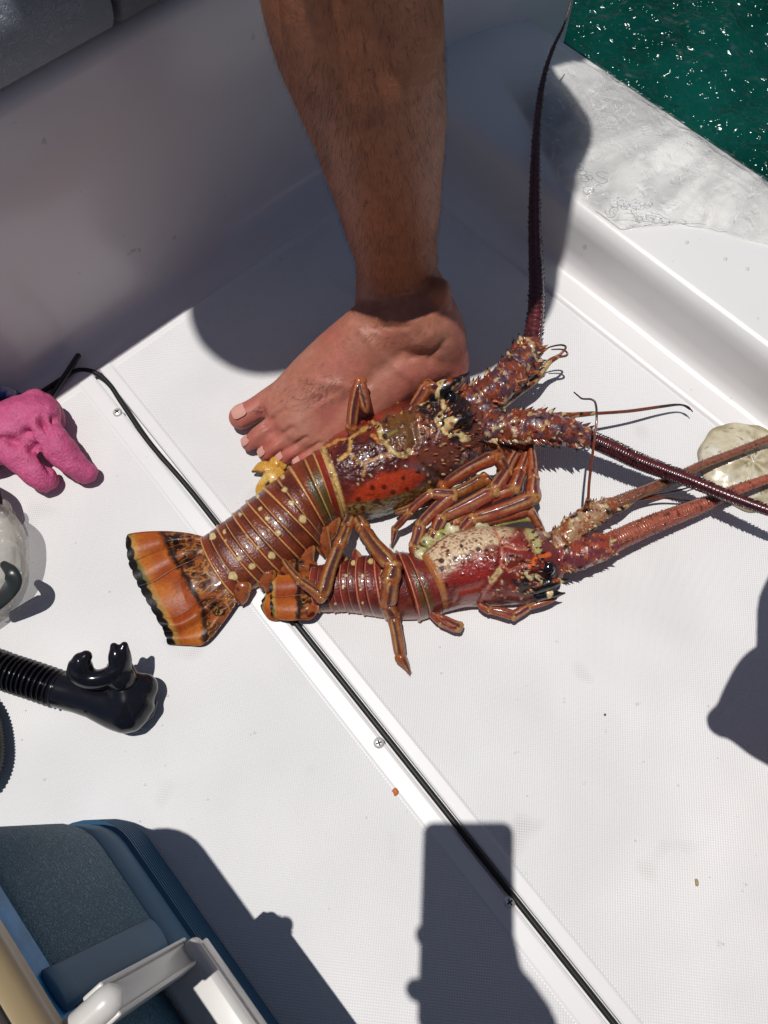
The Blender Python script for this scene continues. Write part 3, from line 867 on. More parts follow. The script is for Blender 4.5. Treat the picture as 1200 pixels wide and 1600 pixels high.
def gc_(V, N):
    q = proj(V); d = .0028 * (noise(V, 60, 4, 3) - .5) * 2
    for (x, y, r, dep) in ((66, 660, 9, .009), (40, 676, 8, .007), (84, 655, 7, .006), (52, 700, 8, .004), (20, 690, 14, .004)):
        d -= dep * np.exp(-((q[:, 0] - x) ** 2 + (q[:, 1] - y) ** 2) / (2 * (r * .6) ** 2)) * (N[:, 2] > .2)
    for pl_ in ([(42, 678), (58, 700), (66, 720), (78, 738)], [(66, 664), (74, 678)], [(2, 684), (30, 690)]):
        d -= .003 * np.exp(-(seg_dist(q, pl_) / 3.5) ** 2)
    V = V + N * d[:, None]
    C = np.tile(np.array(lin(196, 86, 130)), (len(V), 1)); C = mixc(C, lin(160, 60, 100), sstep(.5, .9, noise(V, 70, 8))*.5)
    C = mixc(C, lin(214, 120, 158), sstep(.6, .95, noise(V, 40, 9))*.5)
    return V, C
bodymesh('glove_body', mb, M_pink, glove, .0015, 7, gc_)
cm = MB()
V, f, s, a = tube([W(-55, 640, .020), W(-10, 628, .022), W(14, 622, .022), W(30, 628, .020)], [.012, .012, .011, .008], n=16, rings=30)
q = proj(V); C = np.tile(np.array(lin(45, 85, 165)), (len(V), 1)); C = mixc(C, lin(190, 185, 200), (np.sin(a * 2 + s * 5) > .45).astype(float)); C = mixc(C, lin(25, 30, 65), (np.sin(a * 2 + s * 5) < -.4).astype(float))
V += (noise(V, 120, 5)[:, None] - .5) * .006; cm.add(V, f, C)
V, f, s, a = tube([W(-60, 722, .012), W(-15, 712, .012), W(6, 706, .010)], [.010, .010, .006], n=14, rings=20); cm.add(V, f, lin(40, 75, 140))
cm.build('lining', vcol_mat('cloth', rough=.8, bump=(800, .4, .0004), mottling=.15), glove)

# ================================================================== DIVE MASK
M_sil, t, b = nt('clear_silicone'); b.inputs['Base Color'].default_value = (.62, .58, .50, 1); b.inputs['Roughness'].default_value = .15
b.inputs['Transmission Weight'].default_value = .0; b.inputs['Alpha'].default_value = .42
bumpnoise(t, b, 55, 1, .004, 3)
mask = empty('dive_mask', W(-40, 870, 0)); tag(mask, 'clear silicone dive mask with a black strap at the left edge', 'dive mask')
mb = MB(); g = lambda pts, r, rb=None: mb.add(*tube(pts, r, rb, n=14, rings=30)[:2])
g([W(-100, 800, .03), W(-40, 795, .04), W(5, 815, .040), W(22, 850, .034), W(20, 895, .028), W(-5, 940, .022), W(-50, 975, .02)], [.012, .012, .011, .010, .010, .010, .010], [.020, .022, .022, .020, .018, .014, .012])
g([W(-30, 800, .03), W(0, 790, .03), W(9, 795, .028)], [.010, .007, .006])
g([W(2, 812, .05), W(10, 850, .046), W(4, 900, .04)], [.008, .010, .008])
g([W(22, 840, .010), W(31, 880, .010), W(22, 925, .009), W(4, 965, .008)], [.0045, .0050, .0045, .0035])
g([W(16, 800, .010), W(28, 830, .010)], [.004, .0045])
bodymesh('skirt', mb, M_sil, mask, .0018, 5)
V, f, _, _ = tube([W(6, 882, .052), W(18, 895, .055), W(20, 912, .050), W(8, 930, .040), W(-12, 950, .030)], [.0035, .006, .0085, .0080, .0060], [.003] * 5, n=14, rings=30); mk('strap', V, f, plain('strap_rubber', (.025, .03, .028), .3), mask)
V, f, _, _ = tube([W(-50, 745, .030), W(-20, 765, .034), W(-6, 790, .034)], [.008, .009, .007], n=14, rings=20); mk('buckle', V, f, M_black, mask)
V = []; cx = W(-95, 880, .055)
V, f = dome(cx, .045, .004, 32); V[:, 2] -= 0
M_glass, t, b = nt('lens_glass'); b.inputs['Base Color'].default_value = (.05, .07, .07, 1); b.inputs['Roughness'].default_value = .03; b.inputs['Alpha'].default_value = .5
mk('lens', V, f, M_glass, mask)

# ================================================================== ROUND SHELL DISC
dc = W(1168, 728, 0)
V = []; NR, NA = 26, 90
for i in range(NR):
    u = i / (NR - 1)
    for j in range(NA):
        a = 2 * math.pi * j / NA
        r = .0475 * (1 + .018 * math.sin(3 * a + .5) + .012 * math.sin(7 * a) + .015 * math.sin(11 * a + 2) * u)
        V.append((dc[0] + math.cos(a) * r * u, dc[1] + math.sin(a) * r * u, .0105 * (1 - u ** 2.6) ** .8 + .0012 + .0010 * math.sin(9 * a) * u * (1 - u)))
V = np.array(V); f = grid_faces(NR, NA); V[:, 2] += .0012 * (noise(V, 160, 2, 3) - .5) * 2 * (np.hypot(V[:, 0] - dc[0], V[:, 1] - dc[1]) < .046)
rr = np.hypot(V[:, 0] - dc[0], V[:, 1] - dc[1]); an = np.arctan2(V[:, 1] - dc[1], V[:, 0] - dc[0])
C = np.tile(np.array(lin(196, 186, 160)), (len(V), 1))
C = mixc(C, lin(150, 138, 100), sstep(.45, .72, noise(V, 75, 21, 3)))
C = mixc(C, lin(212, 210, 200), sstep(.55, .75, noise(V * [1, 1, 0] + .7, 55, 24, 3)) * .9)
C = mixc(C, lin(232, 226, 212), sstep(.3, 1, np.abs(np.sin(an * 3.5 + noise(V, 30, 3) * 2))) ** 4 * sstep(.046, .012, rr) * .35)
C = mixc(C, lin(110, 95, 62), sstep(.66, .74, noise(V, 300, 22, 2)) * sstep(.4, .6, noise(V, 60, 30)))
C = mixc(C, lin(120, 105, 72), sstep(.0445, .048, rr) * .7)
ds = mk('shell_disc', V, f, vcol_mat('pale_shell', rough=.3, coat=.3, bump=(160, .35, .001), mottling=.12, mscale=200), None, C)
tag(ds, 'pale mottled round shell disc lying under the crossing lobster antennae', 'shell')
# ================================================================== MAN
man = empty('person', (.01, .44, 0)); tag(man, 'person standing barefoot on the deck, hairy tanned lower leg behind the larger lobster', 'person')
mb = MB()
def T_(pts, ra, rb=None, rings=30, n=28, up=(0, 0, 1)):
    V, f, _, _ = tube(pts, ra, rb, n=n, rings=rings, up=up); mb.add(V, f)
LEG = np.array([(.012, .446, .070), (.0112, .447, .105), (.0105, .449, .132), (.0065, .452, .165), (.0035, .455, .2025), (-.0040, .456, .264), (-.0125, .457, .314), (-.019, .462, .350), (-.022, .466, .410), (-.020, .474, .475)])
LR = np.array([.040, .0365, .0365, .0385, .0425, .0485, .0535, .0555, .054, .056])
LRY = np.array([.037, .031, .031, .035, .041, .047, .051, .053, .052, .056])
T_(LEG, LR, LRY, 60, 32, up=(0, 1, 0))
# thigh, other leg, trunk, arms, head (above the frame)
T_([(-.020, .474, .475), (-.02, .50, .62), (-.02, .54, .80), (-.03, .60, .88)], [.058, .072, .085, .09], up=(0, 1, 0))
T_([(.0, .74, .86), (-.03, .80, .70), (-.045, .84, .56)], [.088, .072, .055], up=(0, 1, 0))
T_([(-.045, .84, .56), (-.05, .86, .44), (-.05, .87, .37)], [.052, .050, .036], up=(0, 1, 0))
T_([(-.04, .875, .365), (-.12, .85, .352), (-.2, .82, .35)], [.035, .038, .03], [.024, .018, .012])
T_([(-.04, .58, .86), (-.04, .68, .88), (-.03, .79, .86)], [.10, .105, .10], [.10, .11, .10], up=(0, 0, 1))
T_([(-.03, .68, .86), (-.05, .68, 1.0), (-.08, .67, 1.16), (-.12, .65, 1.27)], [.17, .155, .175, .11], [.105, .105, .115, .09], up=(1, 0, 0))
T_([(-.11, .53, 1.22), (-.11, .66, 1.27), (-.11, .80, 1.22)], [.055, .07, .055], up=(0, 0, 1))
T_([(-.14, .62, 1.27), (-.21, .58, 1.32), (-.27, .55, 1.36)], [.075, .06, .05])
T_([(-.15, .62, 1.05), (-.20, .62, 1.20)], [.07, .06], None, 10)
T_([(-.26, .552, 1.33), (-.31, .538, 1.37), (-.325, .53, 1.42)], [.070, .085, .07], [.07, .08, .065])
T_([(-.11, .525, 1.22), (-.02, .535, 1.05), (-.01, .52, .97)], [.046, .040, .036])
T_([(-.01, .52, .97), (-.03, .49, .80), (-.05, .48, .68)], [.036, .030, .022])
T_([(-.11, .79, 1.22), (.00, .86, 1.15), (.065, .87, 1.08)], [.046, .042, .038])
T_([(.065, .87, 1.08), (-.08, .76, 1.10), (-.22, .68, 1.14)], [.037, .032, .024])
for (bx, by, bz, dx, dy, dz) in ((-.05, .48, .68, -.03, 0, -.1), (-.22, .68, 1.14, -.05, -.035, .09)):
    b0 = np.array([bx, by, bz]); dv = np.array([dx, dy, dz]); dv = dv / np.linalg.norm(dv)
    T_([b0, b0 + dv * .05, b0 + dv * .09], [.028, .040, .038], [.020, .017, .014], 10, 14)
    for k in range(4):
        o = np.array([0, (k - 1.5) * .019, 0]); T_([b0 + dv * .085 + o, b0 + dv * .125 + o, b0 + dv * (.155 + .006 * (k in (1, 2))) + o + np.array([.012, 0, 0])], [.0095, .009, .0075], None, 8, 8)
    T_([b0 + dv * .02 + [0, -.02, 0], b0 + dv * .06 + [0, -.05, 0], b0 + dv * .085 + [.01, -.058, 0]], [.013, .011, .009], None, 8, 8)
skin_torso = mb
# ---- foot
mf = MB()
def FT(pts, ra, rb=None, rings=30, n=24, up=(0, 0, 1), power=2.0):
    V, f, _, _ = tube(pts, ra, rb, n=n, rings=rings, up=up, power=power); mf.add(V, f)
FT(LEG[:8], LR[:8], LRY[:8], 50, 32, up=(0, 1, 0))
FT([(.030, .432, .080), (-.002, .414, .062), (-.036, .390, .047), (-.066, .366, .035), (-.090, .347, .026)], [.034, .036, .040, .040, .038], [.046, .044, .037, .028, .019], 30)
FT([(.048, .414, .032), (.040, .428, .070), (.028, .442, .105)], [.027, .026, .026], [.029, .026, .020], 20, up=(0, 1, 0))
FT([(.050, .412, .024), (.02, .405, .022), (-.03, .380, .018), (-.085, .350, .016)], [.029, .033, .037, .040], [.022, .020, .016, .015], 24)
FT([(.050, .408, .044), (.012, .390, .043), (-.03, .366, .034), (-.074, .342, .022)], [.030, .033, .035, .035], [.034, .035, .028, .018], 24)
FT([(.048, .424, .12), (.052, .422, .08), (.056, .414, .045)], [.011, .0115, .018], None, 16)           # Achilles
FT([(.030, .415, .085), (.050, .408, .055)], [.030, .026], None, 10)
FT([W(664, 528, .070), (.056, .404, .036)], [.020, .026], None, 14)
FT([W(690, 505, .085), (.056, .408, .04)], [.017, .026], None, 14)
FT([(.038, .422, .085), (.046, .414, .060), (.050, .408, .036)], [.030, .032, .030], [.034, .032, .030], 14, up=(0, 1, 0))
FT([(.028, .405, .060), (.060, .398, .030)], [.020, .022], None, 10)                                                # outer ankle bone
FT([(.062, .404, .030), (.02, .385, .028), (-.03, .358, .022), (-.070, .335, .016)], [.022, .026, .026, .022], [.026, .028, .020, .015], 24)
toes = [  # root, mid, tip, radii
    ([(468, 600, .034), (428, 624, .022), (396, 642, .018), (376, 652, .0145)], [.0160, .0145, .0125, .0132]),
    ([(480, 630, .032), (436, 655, .026), (408, 676, .022), (389, 692, .0120)], [.0120, .0095, .0088, .0090]),
    ([(500, 650, .030), (458, 676, .025), (433, 694, .021), (414, 709, .0110)], [.0115, .0090, .0086, .0086]),
    ([(512, 665, .028), (482, 686, .023), (459, 703, .019), (441, 716, .0105)], [.0110, .0088, .0082, .0082]),
    ([(525, 680, .026), (505, 698, .020), (485, 712, .017), (467, 723, .0100)], [.0110, .0086, .0080, .0080])]
nails = []
for pts, rad in toes:
    P3 = [W(*p) for p in pts]; FT(P3, rad, [r * .92 for r in rad], 22, 18)
    tip, prev = P3[-1], P3[-2]; d = tip - prev; d /= np.linalg.norm(d); nails.append((tip, d, rad[-1]))
def skin_color(V, N):
    q = proj(V); z = V[:, 2]
    pink = np.array(lin(190, 124, 104)); tan = np.array(lin(180, 112, 78))
    C = np.tile(pink, (len(V), 1))
    up_ = sstep(.075, .15, z + .03 * (noise(V, 25, 12) - .5))
    C = mixc(C, tan, up_)
    C = mixc(C, lin(176, 106, 86), sstep(.04, .09, z) * (1 - up_) * .6)
    blot = noise(V, 38, 13, 3)
    C = mixc(C, lin(190, 104, 94), sstep(.52, .72, blot) * (1 - up_) * .5)
    C = mixc(C, lin(200, 146, 126), sstep(.5, .25, blot) * (1 - up_) * .35)
    # redder toe tips, heel and knuckles
    for (tip, d, r) in nails: C = mixc(C, lin(198, 92, 88), np.exp(-((np.linalg.norm(V - tip, axis=1) / .016) ** 2)) * .55)
    C = mixc(C, lin(214, 96, 92), np.exp(-(np.linalg.norm(V - np.array([.066, .398, .028]), axis=1) / .030) ** 2) * .6)
    C = mixc(C, lin(120, 72, 52), sstep(.5, .8, noise(V * [1, 1, .4], 45, 17, 3)) * up_ * .4)
    # moles, veins
    for (x, y, r) in ((577, 108, 2.4), (574, 316, 2.4), (570, 322, 1.4), (622, 240, 1.2), (470, 650, 1.2), (600, 575, 1.4)):
        C = mixc(C, lin(70, 38, 28), np.exp(-(np.hypot(q[:, 0] - x, q[:, 1] - y) / r) ** 4) * .8)
    d = np.zeros(len(V))
    for pl_, dep in (([(560, 515), (600, 560), (640, 590)], .0012), ([(470, 590), (520, 600), (580, 610)], .0010), ([(430, 650), (480, 620), (530, 600)], .0010), ([(455, 665), (500, 635), (540, 610)], .0008)):
        d += dep * np.exp(-(seg_dist(q, pl_) / 6.0) ** 2) * (z < .1)
    for pl_, dep in (([(552, 500), (590, 512), (640, 510)], .0012), ([(672, 560), (700, 530), (690, 490)], .0016), ([(640, 560), (690, 548)], .0010)):
        d -= dep * np.exp(-(seg_dist(q, pl_) / 5.0) ** 2) * (z < .16)
    for pl_, dep in (([(384, 682), (412, 664), (446, 640)], .0035), ([(398, 706), (425, 690), (456, 668)], .0030), ([(428, 714), (452, 700), (478, 684)], .0028), ([(455, 722), (478, 706), (500, 692)], .0028)):
        d -= dep * np.exp(-(seg_dist(q, pl_) / 3.2) ** 2) * (z < .05)
    for (x0, y0, x1, y1) in ((404, 636, 414, 656), (408, 633, 418, 653), (412, 664, 424, 682), (436, 684, 446, 700), (462, 694, 472, 708), (486, 704, 494, 716), (556, 505, 600, 520), (560, 498, 610, 512)):
        d -= .0009 * np.exp(-(seg_dist(q, [(x0, y0), (x1, y1)]) / 1.6) ** 2) * (z < .12)
    d += (noise(V, 70, 5, 3) - .5) * .0012 + (noise(V, 22, 6, 2) - .5) * .003 * sstep(.06, .12, z)
    # soft creases over the toe joints
    return V + N * d[:, None], C
man_body_V = MB(); man_body_V.V = mb.V + mf.V; man_body_V.n = mb.n + mf.n
man_body_V.F = list(mb.F) + [tuple(i + mb.n for i in f) for f in mf.F]
# lower leg and foot carry the fine surface: one continuous body, remeshed at once
body = bodymesh('body', man_body_V, M_skin, man, .0023, 10, skin_color)
M_nail = plain('toenail', lin(214, 158, 144), .22, coat=.3)
for (tip, d, r) in nails:
    up_ = UP - d * (UP @ d); up_ /= np.linalg.norm(up_); sd = np.cross(d, up_)
    V = []; NU, NV = 9, 9
    for i in range(NU):
        a = (i / (NU - 1) - .5) * 1.15
        for j in range(NV):
            l = (j / (NV - 1)); w = 1 - .25 * (2 * l - 1) ** 4 - .12 * (l > .9)
            rr = r * 1.015
            ph_ = a * w
            lift = d * (r * (-.75 + 1.05 * l)); cz = math.cos(ph_) * math.sqrt(max(0, 1 - (max(0, -.75 + 1.05 * l + .12)) ** 2))
            V.append(tip + lift + sd * rr * math.sin(ph_) * .94 + up_ * (rr * cz * .96 + .0006))
    f = [(i * NV + j, (i + 1) * NV + j, (i + 1) * NV + j + 1, i * NV + j + 1) for i in range(NU - 1) for j in range(NV - 1)]
    mk('toenail', np.array(V), f, M_nail, man)
# body hair on the shin and the instep
M_hair = plain('body_hair', (.020, .010, .006), .5)
hm = MB(); r4 = np.random.default_rng(3)
co = crom(np.column_stack([LEG[:9], LR[:9], LRY[:9]]), 200)
V = []; f = []
for k in range(8200):
    i = int(r4.uniform(35, 199)); 
    if r4.random() > (i - 10) / 120: continue
    a = r4.uniform(0, 2 * math.pi)
    c, ra, rb = co[i, :3], co[i, 3], co[i, 4]
    nrm = np.array([math.cos(a), math.sin(a), 0]); p = c + np.array([ra * math.cos(a), rb * math.sin(a), 0]) - nrm * .0012
    if nrm[1] > .5: continue
    L = r4.uniform(.006, .015); tang = np.array([-math.sin(a), math.cos(a), 0])
    dr = nrm * .30 + np.array([0, 0, -1.0]) + tang * r4.normal(0, .28); dr /= np.linalg.norm(dr)
    p1 = p + dr * L * .5 + nrm * .0012; p2 = p + dr * L + tang * r4.normal(0, .001)
    w = tang * .00008; b0 = len(V); V += [p - w, p + w, p1 - w * .8, p1 + w * .8, p2]
    f += [(b0, b0 + 1, b0 + 3, b0 + 2), (b0 + 2, b0 + 3, b0 + 4)]
nb_ = len(body.data.vertices); bc = np.empty(nb_ * 3, np.float32); body.data.vertices.foreach_get('co', bc); bc = bc.reshape(-1, 3).astype(float) + np.array(parent_world(man))
bn = np.empty(nb_ * 3, np.float32); body.data.vertices.foreach_get('normal', bn); bn = bn.reshape(-1, 3).astype(float)
sel = np.where((bc[:, 2] < .16) & (bc[:, 2] > .012) & (bn[:, 2] > .1))[0]; bq = proj(bc[sel])
for k in range(190):
    if k < 130: x, y = 492 + r4.normal(0, 26), 610 + r4.normal(0, 14)
    elif k < 150: x, y = 408 + r4.normal(0, 5), 640 + r4.normal(0, 4)
    else: x, y = 600 + r4.normal(0, 34), 520 + r4.normal(0, 14)
    d_ = np.hypot(bq[:, 0] - x, bq[:, 1] - y); m_i = int(np.argmin(d_))
    if d_[m_i] > 3: continue
    p = bc[sel[m_i]]; nn_ = bn[sel[m_i]]
    dr = np.array([-.75 + r4.normal(0, .35), -.45 + r4.normal(0, .45), 0]); dr -= nn_ * (dr @ nn_) * .9; dr += nn_ * .22; dr /= np.linalg.norm(dr); w = np.cross(dr, nn_); w = w / (np.linalg.norm(w) + 1e-9) * .00009
    L = r4.uniform(.005, .010); b0 = len(V); V += [p - w, p + w, p + dr * L * .5 - w * .8 + nn_ * .0006, p + dr * L * .5 + w * .8 + nn_ * .0006, p + dr * L]
    f += [(b0, b0 + 1, b0 + 3, b0 + 2), (b0 + 2, b0 + 3, b0 + 4)]
HAIR = (np.array(V), f)
o = mk('body_hair', HAIR[0], HAIR[1], M_hair, man); tag(o, kind='stuff')
# clothes and head hair
M_short = plain('navy_cloth', (.02, .03, .06), .85, bump=(400, .3, .0006))
M_shirt = plain('grey_cloth', (.16, .17, .18), .85, bump=(400, .3, .0006))
cm = MB()
cm.add(*tube([(-.02, .50, .60), (-.02, .545, .80), (-.03, .60, .90)], [.080, .092, .10], up=(0, 1, 0), n=28, rings=20)[:2])
cm.add(*tube([(-.02, .79, .70), (.0, .74, .84), (.0, .70, .90)], [.09, .10, .11], up=(0, 1, 0), n=28, rings=20)[:2])
cm.add(*tube([(-.04, .58, .87), (-.04, .68, .90), (-.03, .80, .87)], [.112, .115, .112], [.115, .12, .115], n=28, rings=16)[:2])
bodymesh('shorts', cm, M_short, man, .008, 3)
cm = MB()
cm.add(*tube([(-.04, .68, .92), (-.05, .68, 1.0), (-.08, .67, 1.16), (-.11, .655, 1.25)], [.175, .168, .18, .13], [.118, .118, .13, .10], up=(1, 0, 0), n=28, rings=24)[:2])
cm.add(*tube([(-.11, .53, 1.22), (-.11, .66, 1.27), (-.11, .81, 1.22)], [.065, .08, .065], n=24, rings=20)[:2])
cm.add(*tube([(-.11, .525, 1.22), (-.05, .53, 1.11)], [.062, .06], n=20, rings=10)[:2])
cm.add(*tube([(-.11, .79, 1.22), (-.01, .85, 1.16)], [.062, .06], n=20, rings=10)[:2])
bodymesh('shirt', cm, M_shirt, man, .008, 4)
cm = MB(); cm.add(*tube([(-.27, .548, 1.39), (-.315, .535, 1.43)], [.086, .08], [.075, .06], n=20, rings=10)[:2]); bodymesh('hair', cm, M_hair, man, .006, 3)

# ================================================================== PHOTOGRAPHER AND PHONE
R = np.array([1, 0, 0.]); VD = np.array([0, ST, -CT]); CU2 = np.array([0, CT, ST])
phone = empty('phone', np.array([0, 0, H]) - CU2 * .075 - VD * .007)
tag(phone, 'black smartphone held above the deck, casting the upright rounded shadow at bottom', 'phone')
camp = np.array([0, 0, H])
M_phone = plain('phone_glass', (.02, .02, .025), .15)
pc = camp + R * (-.0245) - CU2 * (.0665) - VD * .0060
V, f = box(pc, R, CU2, VD, .0365, .0785, .0040, .0038)
# rounded plan corners: rebuild as rounded rectangle slab
def slab(c, hx, hy, hz, r, nn=8):
    P = []
    for z in (-hz, -hz * .6, hz * .6, hz):
        k = 1 if abs(z) < hz else .97
        for (sx, sy, a0) in ((1, 1, 0), (-1, 1, 90), (-1, -1, 180), (1, -1, 270)):
            for q in range(nn + 1):
                t_ = math.radians(a0 + 90 * q / nn); P.append(c + R * k * (sx * (hx - r) + r * math.cos(t_)) + CU2 * k * (sy * (hy - r) + r * math.sin(t_)) + VD * z)
    n = 4 * (nn + 1); return np.array(P), grid_faces(4, n) + [tuple(range(3 * n, 4 * n)), tuple(reversed(range(n)))]
V, f = slab(pc, .0365, .0785, .0040, .0085); mk('phone_body', V, f, M_phone, phone)
V, f = slab(camp + R * 0 - CU2 * .010 - VD * .0016, .0085, .020, .0006, .008); mk('camera_bump', V, f, M_phone, phone)
ph2 = empty('person', (.18, -.34, 0)); tag(ph2, 'photographer crouching beside the cooler, seen only by the shadow of hand and knee', 'person')
mb = MB()
fing = [(-.060, -.078), (-.062, -.100), (-.060, -.120), (-.058, -.138)]
# palm behind the phone, fingers wrapping its left edge, thumb on the right
palm = [pc + R * .02 - CU2 * .045 - VD * .020, pc + R * .035 - CU2 * .075 - VD * .022, pc + R * .045 - CU2 * .11 - VD * .02]
T_(palm, [.030, .034, .028], [.014, .017, .020], 12, 16, up=tuple(VD))
for k, yy in enumerate((.036, .014, -.008, -.048)):
    b0 = pc + R * .012 + CU2 * yy - VD * .022
    tipx = (-.030, -.031, -.0350, -.0405)[k]
    T_([b0, pc + R * -.022 + CU2 * (yy + .001) - VD * .018, pc + R * tipx + CU2 * (yy + .002) - VD * .010, pc + R * (tipx + .002) + CU2 * (yy + .002) + VD * .001], [.0095, .0088, .0082, .0066], None, 14, 12)
T_([pc + R * .030 - CU2 * .060 - VD * .02, pc + R * .030 - CU2 * .030 - VD * .016, pc + R * .026 + CU2 * .0 - VD * .016], [.014, .011, .009], None, 12, 12)
wr = palm[-1]; el = np.array([.30, -.36, .46]); sh = np.array([.26, -.58, .74])
T_([wr, wr + (el - wr) * .4, el], [.026, .036, .044], [.022, .034, .044], 24, 20)
T_([el, (el + sh) / 2, sh], [.043, .048, .055], None, 16, 20)
T_([(.20, -.66, .30), (.16, -.66, .52), (.13, -.64, .74)], [.17, .15, .18], [.12, .12, .12], 24, 24, up=(0, 1, 0))
T_([(-.06, -.62, .78), (.13, -.63, .80), (.30, -.60, .77)], [.06, .07, .06], None, 14, 20)
T_([(.13, -.62, .82), (.12, -.60, .93)], [.055, .05], None, 8, 16)
T_([(.12, -.60, .94), (.115, -.58, 1.03), (.115, -.59, 1.09)], [.070, .082, .06], [.08, .09, .07], 14, 20, up=(0, 1, 0))
SH = lambda x, y, z: W(x, y, 0) - np.array(SUND) * (z / -SUND.z) * -1 * -1
T_([SH(1128, 1128, .40), SH(1160, 1122, .40), SH(1225, 1112, .395), SH(1300, 1120, .39)], [.014, .034, .062, .066], None, 20, 24)
T_([SH(1245, 900, .42), SH(1212, 945, .42), SH(1206, 1000, .42), SH(1198, 1022, .42)], [.022, .016, .014, .011], None, 16, 14)
# legs: knees up, right knee pointing into the picture side
T_([(.34, -.62, .24), (.45, -.18, .35), (.40, .03, .38), (.335, .10, .39)], [.085, .080, .066, .050], None, 24, 24)
T_([(.33, .09, .375), (.39, .03, .20), (.42, -.02, .08)], [.054, .052, .034], None, 20, 24, up=(0, 1, 0))
T_([(.42, -.03, .05), (.42, .03, .035), (.41, .10, .02)], [.033, .038, .036], [.035, .025, .014], 14, 16)
T_([(.10, -.62, .24), (.0, -.42, .40), (-.02, -.30, .46)], [.085, .075, .06], None, 20, 20)
T_([(-.02, -.30, .46), (.0, -.36, .25), (.02, -.42, .07)], [.055, .052, .034], None, 20, 20, up=(0, 1, 0))
T_([(.02, -.43, .05), (.01, -.36, .035), (.0, -.29, .02)], [.033, .038, .036], [.035, .025, .014], 14, 16)
T_([(-.06, -.60, .77), (-.14, -.50, .58), (-.06, -.36, .50)], [.048, .042, .03], None, 20, 20)
T_([(-.06, -.36, .50), (-.02, -.30, .51), (.0, -.25, .50)], [.03, .036, .025], [.02, .018, .014], 10, 14)
bodymesh('body', mb, M_skin, ph2, .004, 4, lambda V, N: np.tile(np.array(lin(180, 120, 95)), (len(V), 1)))
cm = MB()
cm.add(*tube([(.20, -.66, .22), (.16, -.66, .50), (.13, -.64, .76)], [.19, .165, .195], [.135, .135, .135], up=(0, 1, 0), n=28, rings=24)[:2])
cm.add(*tube([(-.06, -.62, .78), (.13, -.63, .80), (.30, -.60, .77)], [.07, .08, .07], n=24, rings=20)[:2])
bodymesh('shirt', cm, M_shirt, ph2, .008, 4)
cm = MB()
cm.add(*tube([(.34, -.62, .24), (.40, -.38, .31), (.42, -.20, .345)], [.098, .09, .085], n=24, rings=20)[:2])
cm.add(*tube([(.10, -.62, .24), (.03, -.48, .36)], [.098, .088], n=24, rings=12)[:2])
bodymesh('shorts', cm, M_short, ph2, .008, 3)
cm = MB(); cm.add(*tube([(.12, -.615, 1.0), (.115, -.60, 1.09)], [.088, .075], [.085, .075], n=20, rings=10, up=(0, 1, 0))[:2]); bodymesh('hair', cm, M_hair, ph2, .006, 3)
# ================================================================== LOBSTERS
r5 = np.random.default_rng(21)
CREAM = lin(214, 188, 130); BLACK = (.006, .004, .005)

def fitbody(st, rings, NA=110, power=.8, bow=0.0):
    """st rows: Ax Ay Bx By h z0 ; arched body whose outline meets the traced silhouettes"""
    D = crom(np.array(st, float), rings)
    Vs = []; NB = 8; N = NA + NB
    a = np.linspace(0, 1, NA); lat = -np.cos(math.pi * a); zz = np.sin(math.pi * a) ** power
    blat = np.linspace(1, -1, NB + 2)[1:-1]
    cen = np.array([(W(r[0], r[1], r[5]) + W(r[2], r[3], r[5])) / 2 for r in D]); ax = np.gradient(cen, axis=0); ax[:, 2] = 0
    ax /= np.linalg.norm(ax, axis=1)[:, None]
    C = []
    for i, r in enumerate(D):
        A0, B0, h, z0 = r[:2], r[2:4], r[4], r[5]
        A = W(*A0, z0); B = W(*B0, z0)
        for it in range(6):
            c = (A + B) / 2; hf = (B - A) / 2
            P = c + lat[:, None] * hf + UP * (h * zz)[:, None] + ax[i] * (bow * np.sin(math.pi * a))[:, None]
            q = proj(P); u = (q - A0) @ (B0 - A0)
            i0, i1 = int(np.argmin(u)), int(np.argmax(u))
            A = A + (W(*A0, z0) - W(*q[i0], z0)) * .8; B = B + (W(*B0, z0) - W(*q[i1], z0)) * .8
            A[2] = B[2] = z0
        c = (A + B) / 2; hf = (B - A) / 2
        P = c + lat[:, None] * hf + UP * (h * zz)[:, None] + ax[i] * (bow * np.sin(math.pi * a))[:, None]
        Q = c + blat[:, None] * hf * .96 + UP * (max(.0015, z0 - .006) - z0)
        Vs.append(np.vstack([P, Q])); C.append(c)
    V = np.vstack(Vs); C = np.array(C)
    nrm = V - np.repeat(C, N, axis=0); nrm /= np.linalg.norm(nrm, axis=1)[:, None] + 1e-9
    f = grid_faces(rings, N); f.append(tuple(reversed(range(N)))); f.append(tuple(range((rings - 1) * N, rings * N)))
    ss = np.repeat(np.linspace(0, 1, rings), N); aa = np.tile(np.concatenate([a, 1 - np.linspace(0, 1, NB + 2)[1:-1]]), rings)
    top = np.tile(np.concatenate([np.ones(NA), np.zeros(NB)]), rings)
    return V, f, ss, aa, top, nrm

def stroke(C, q, pl, w, col, soft=1.6, k=1.0, wob=0.0, seed=0):
    d = seg_dist(q, pl)
    if wob: d = d + wob * (noise(np.column_stack([q, np.zeros(len(q))]), .16, seed) - .5) * 2
    return mixc(C, col, sstep(w + soft, w - soft, d) * k)
def blob(C, q, poly, col, soft=4, k=1.0, wob=0.0, seed=0):
    w = q + (wob * 2 * (np.column_stack([noise(np.column_stack([q, q[:, 0] * 0 + z]), .12, seed) for z in (1., 9.)]) - .5) if wob else 0)
    return mixc(C, col, poly_w(w, poly, soft) * k)
def dot_(C, q, x, y, r, col, k=1.0):
    return mixc(C, col, sstep(r + 1.2, r - 1.0, np.hypot(q[:, 0] - x, q[:, 1] - y)) * k)

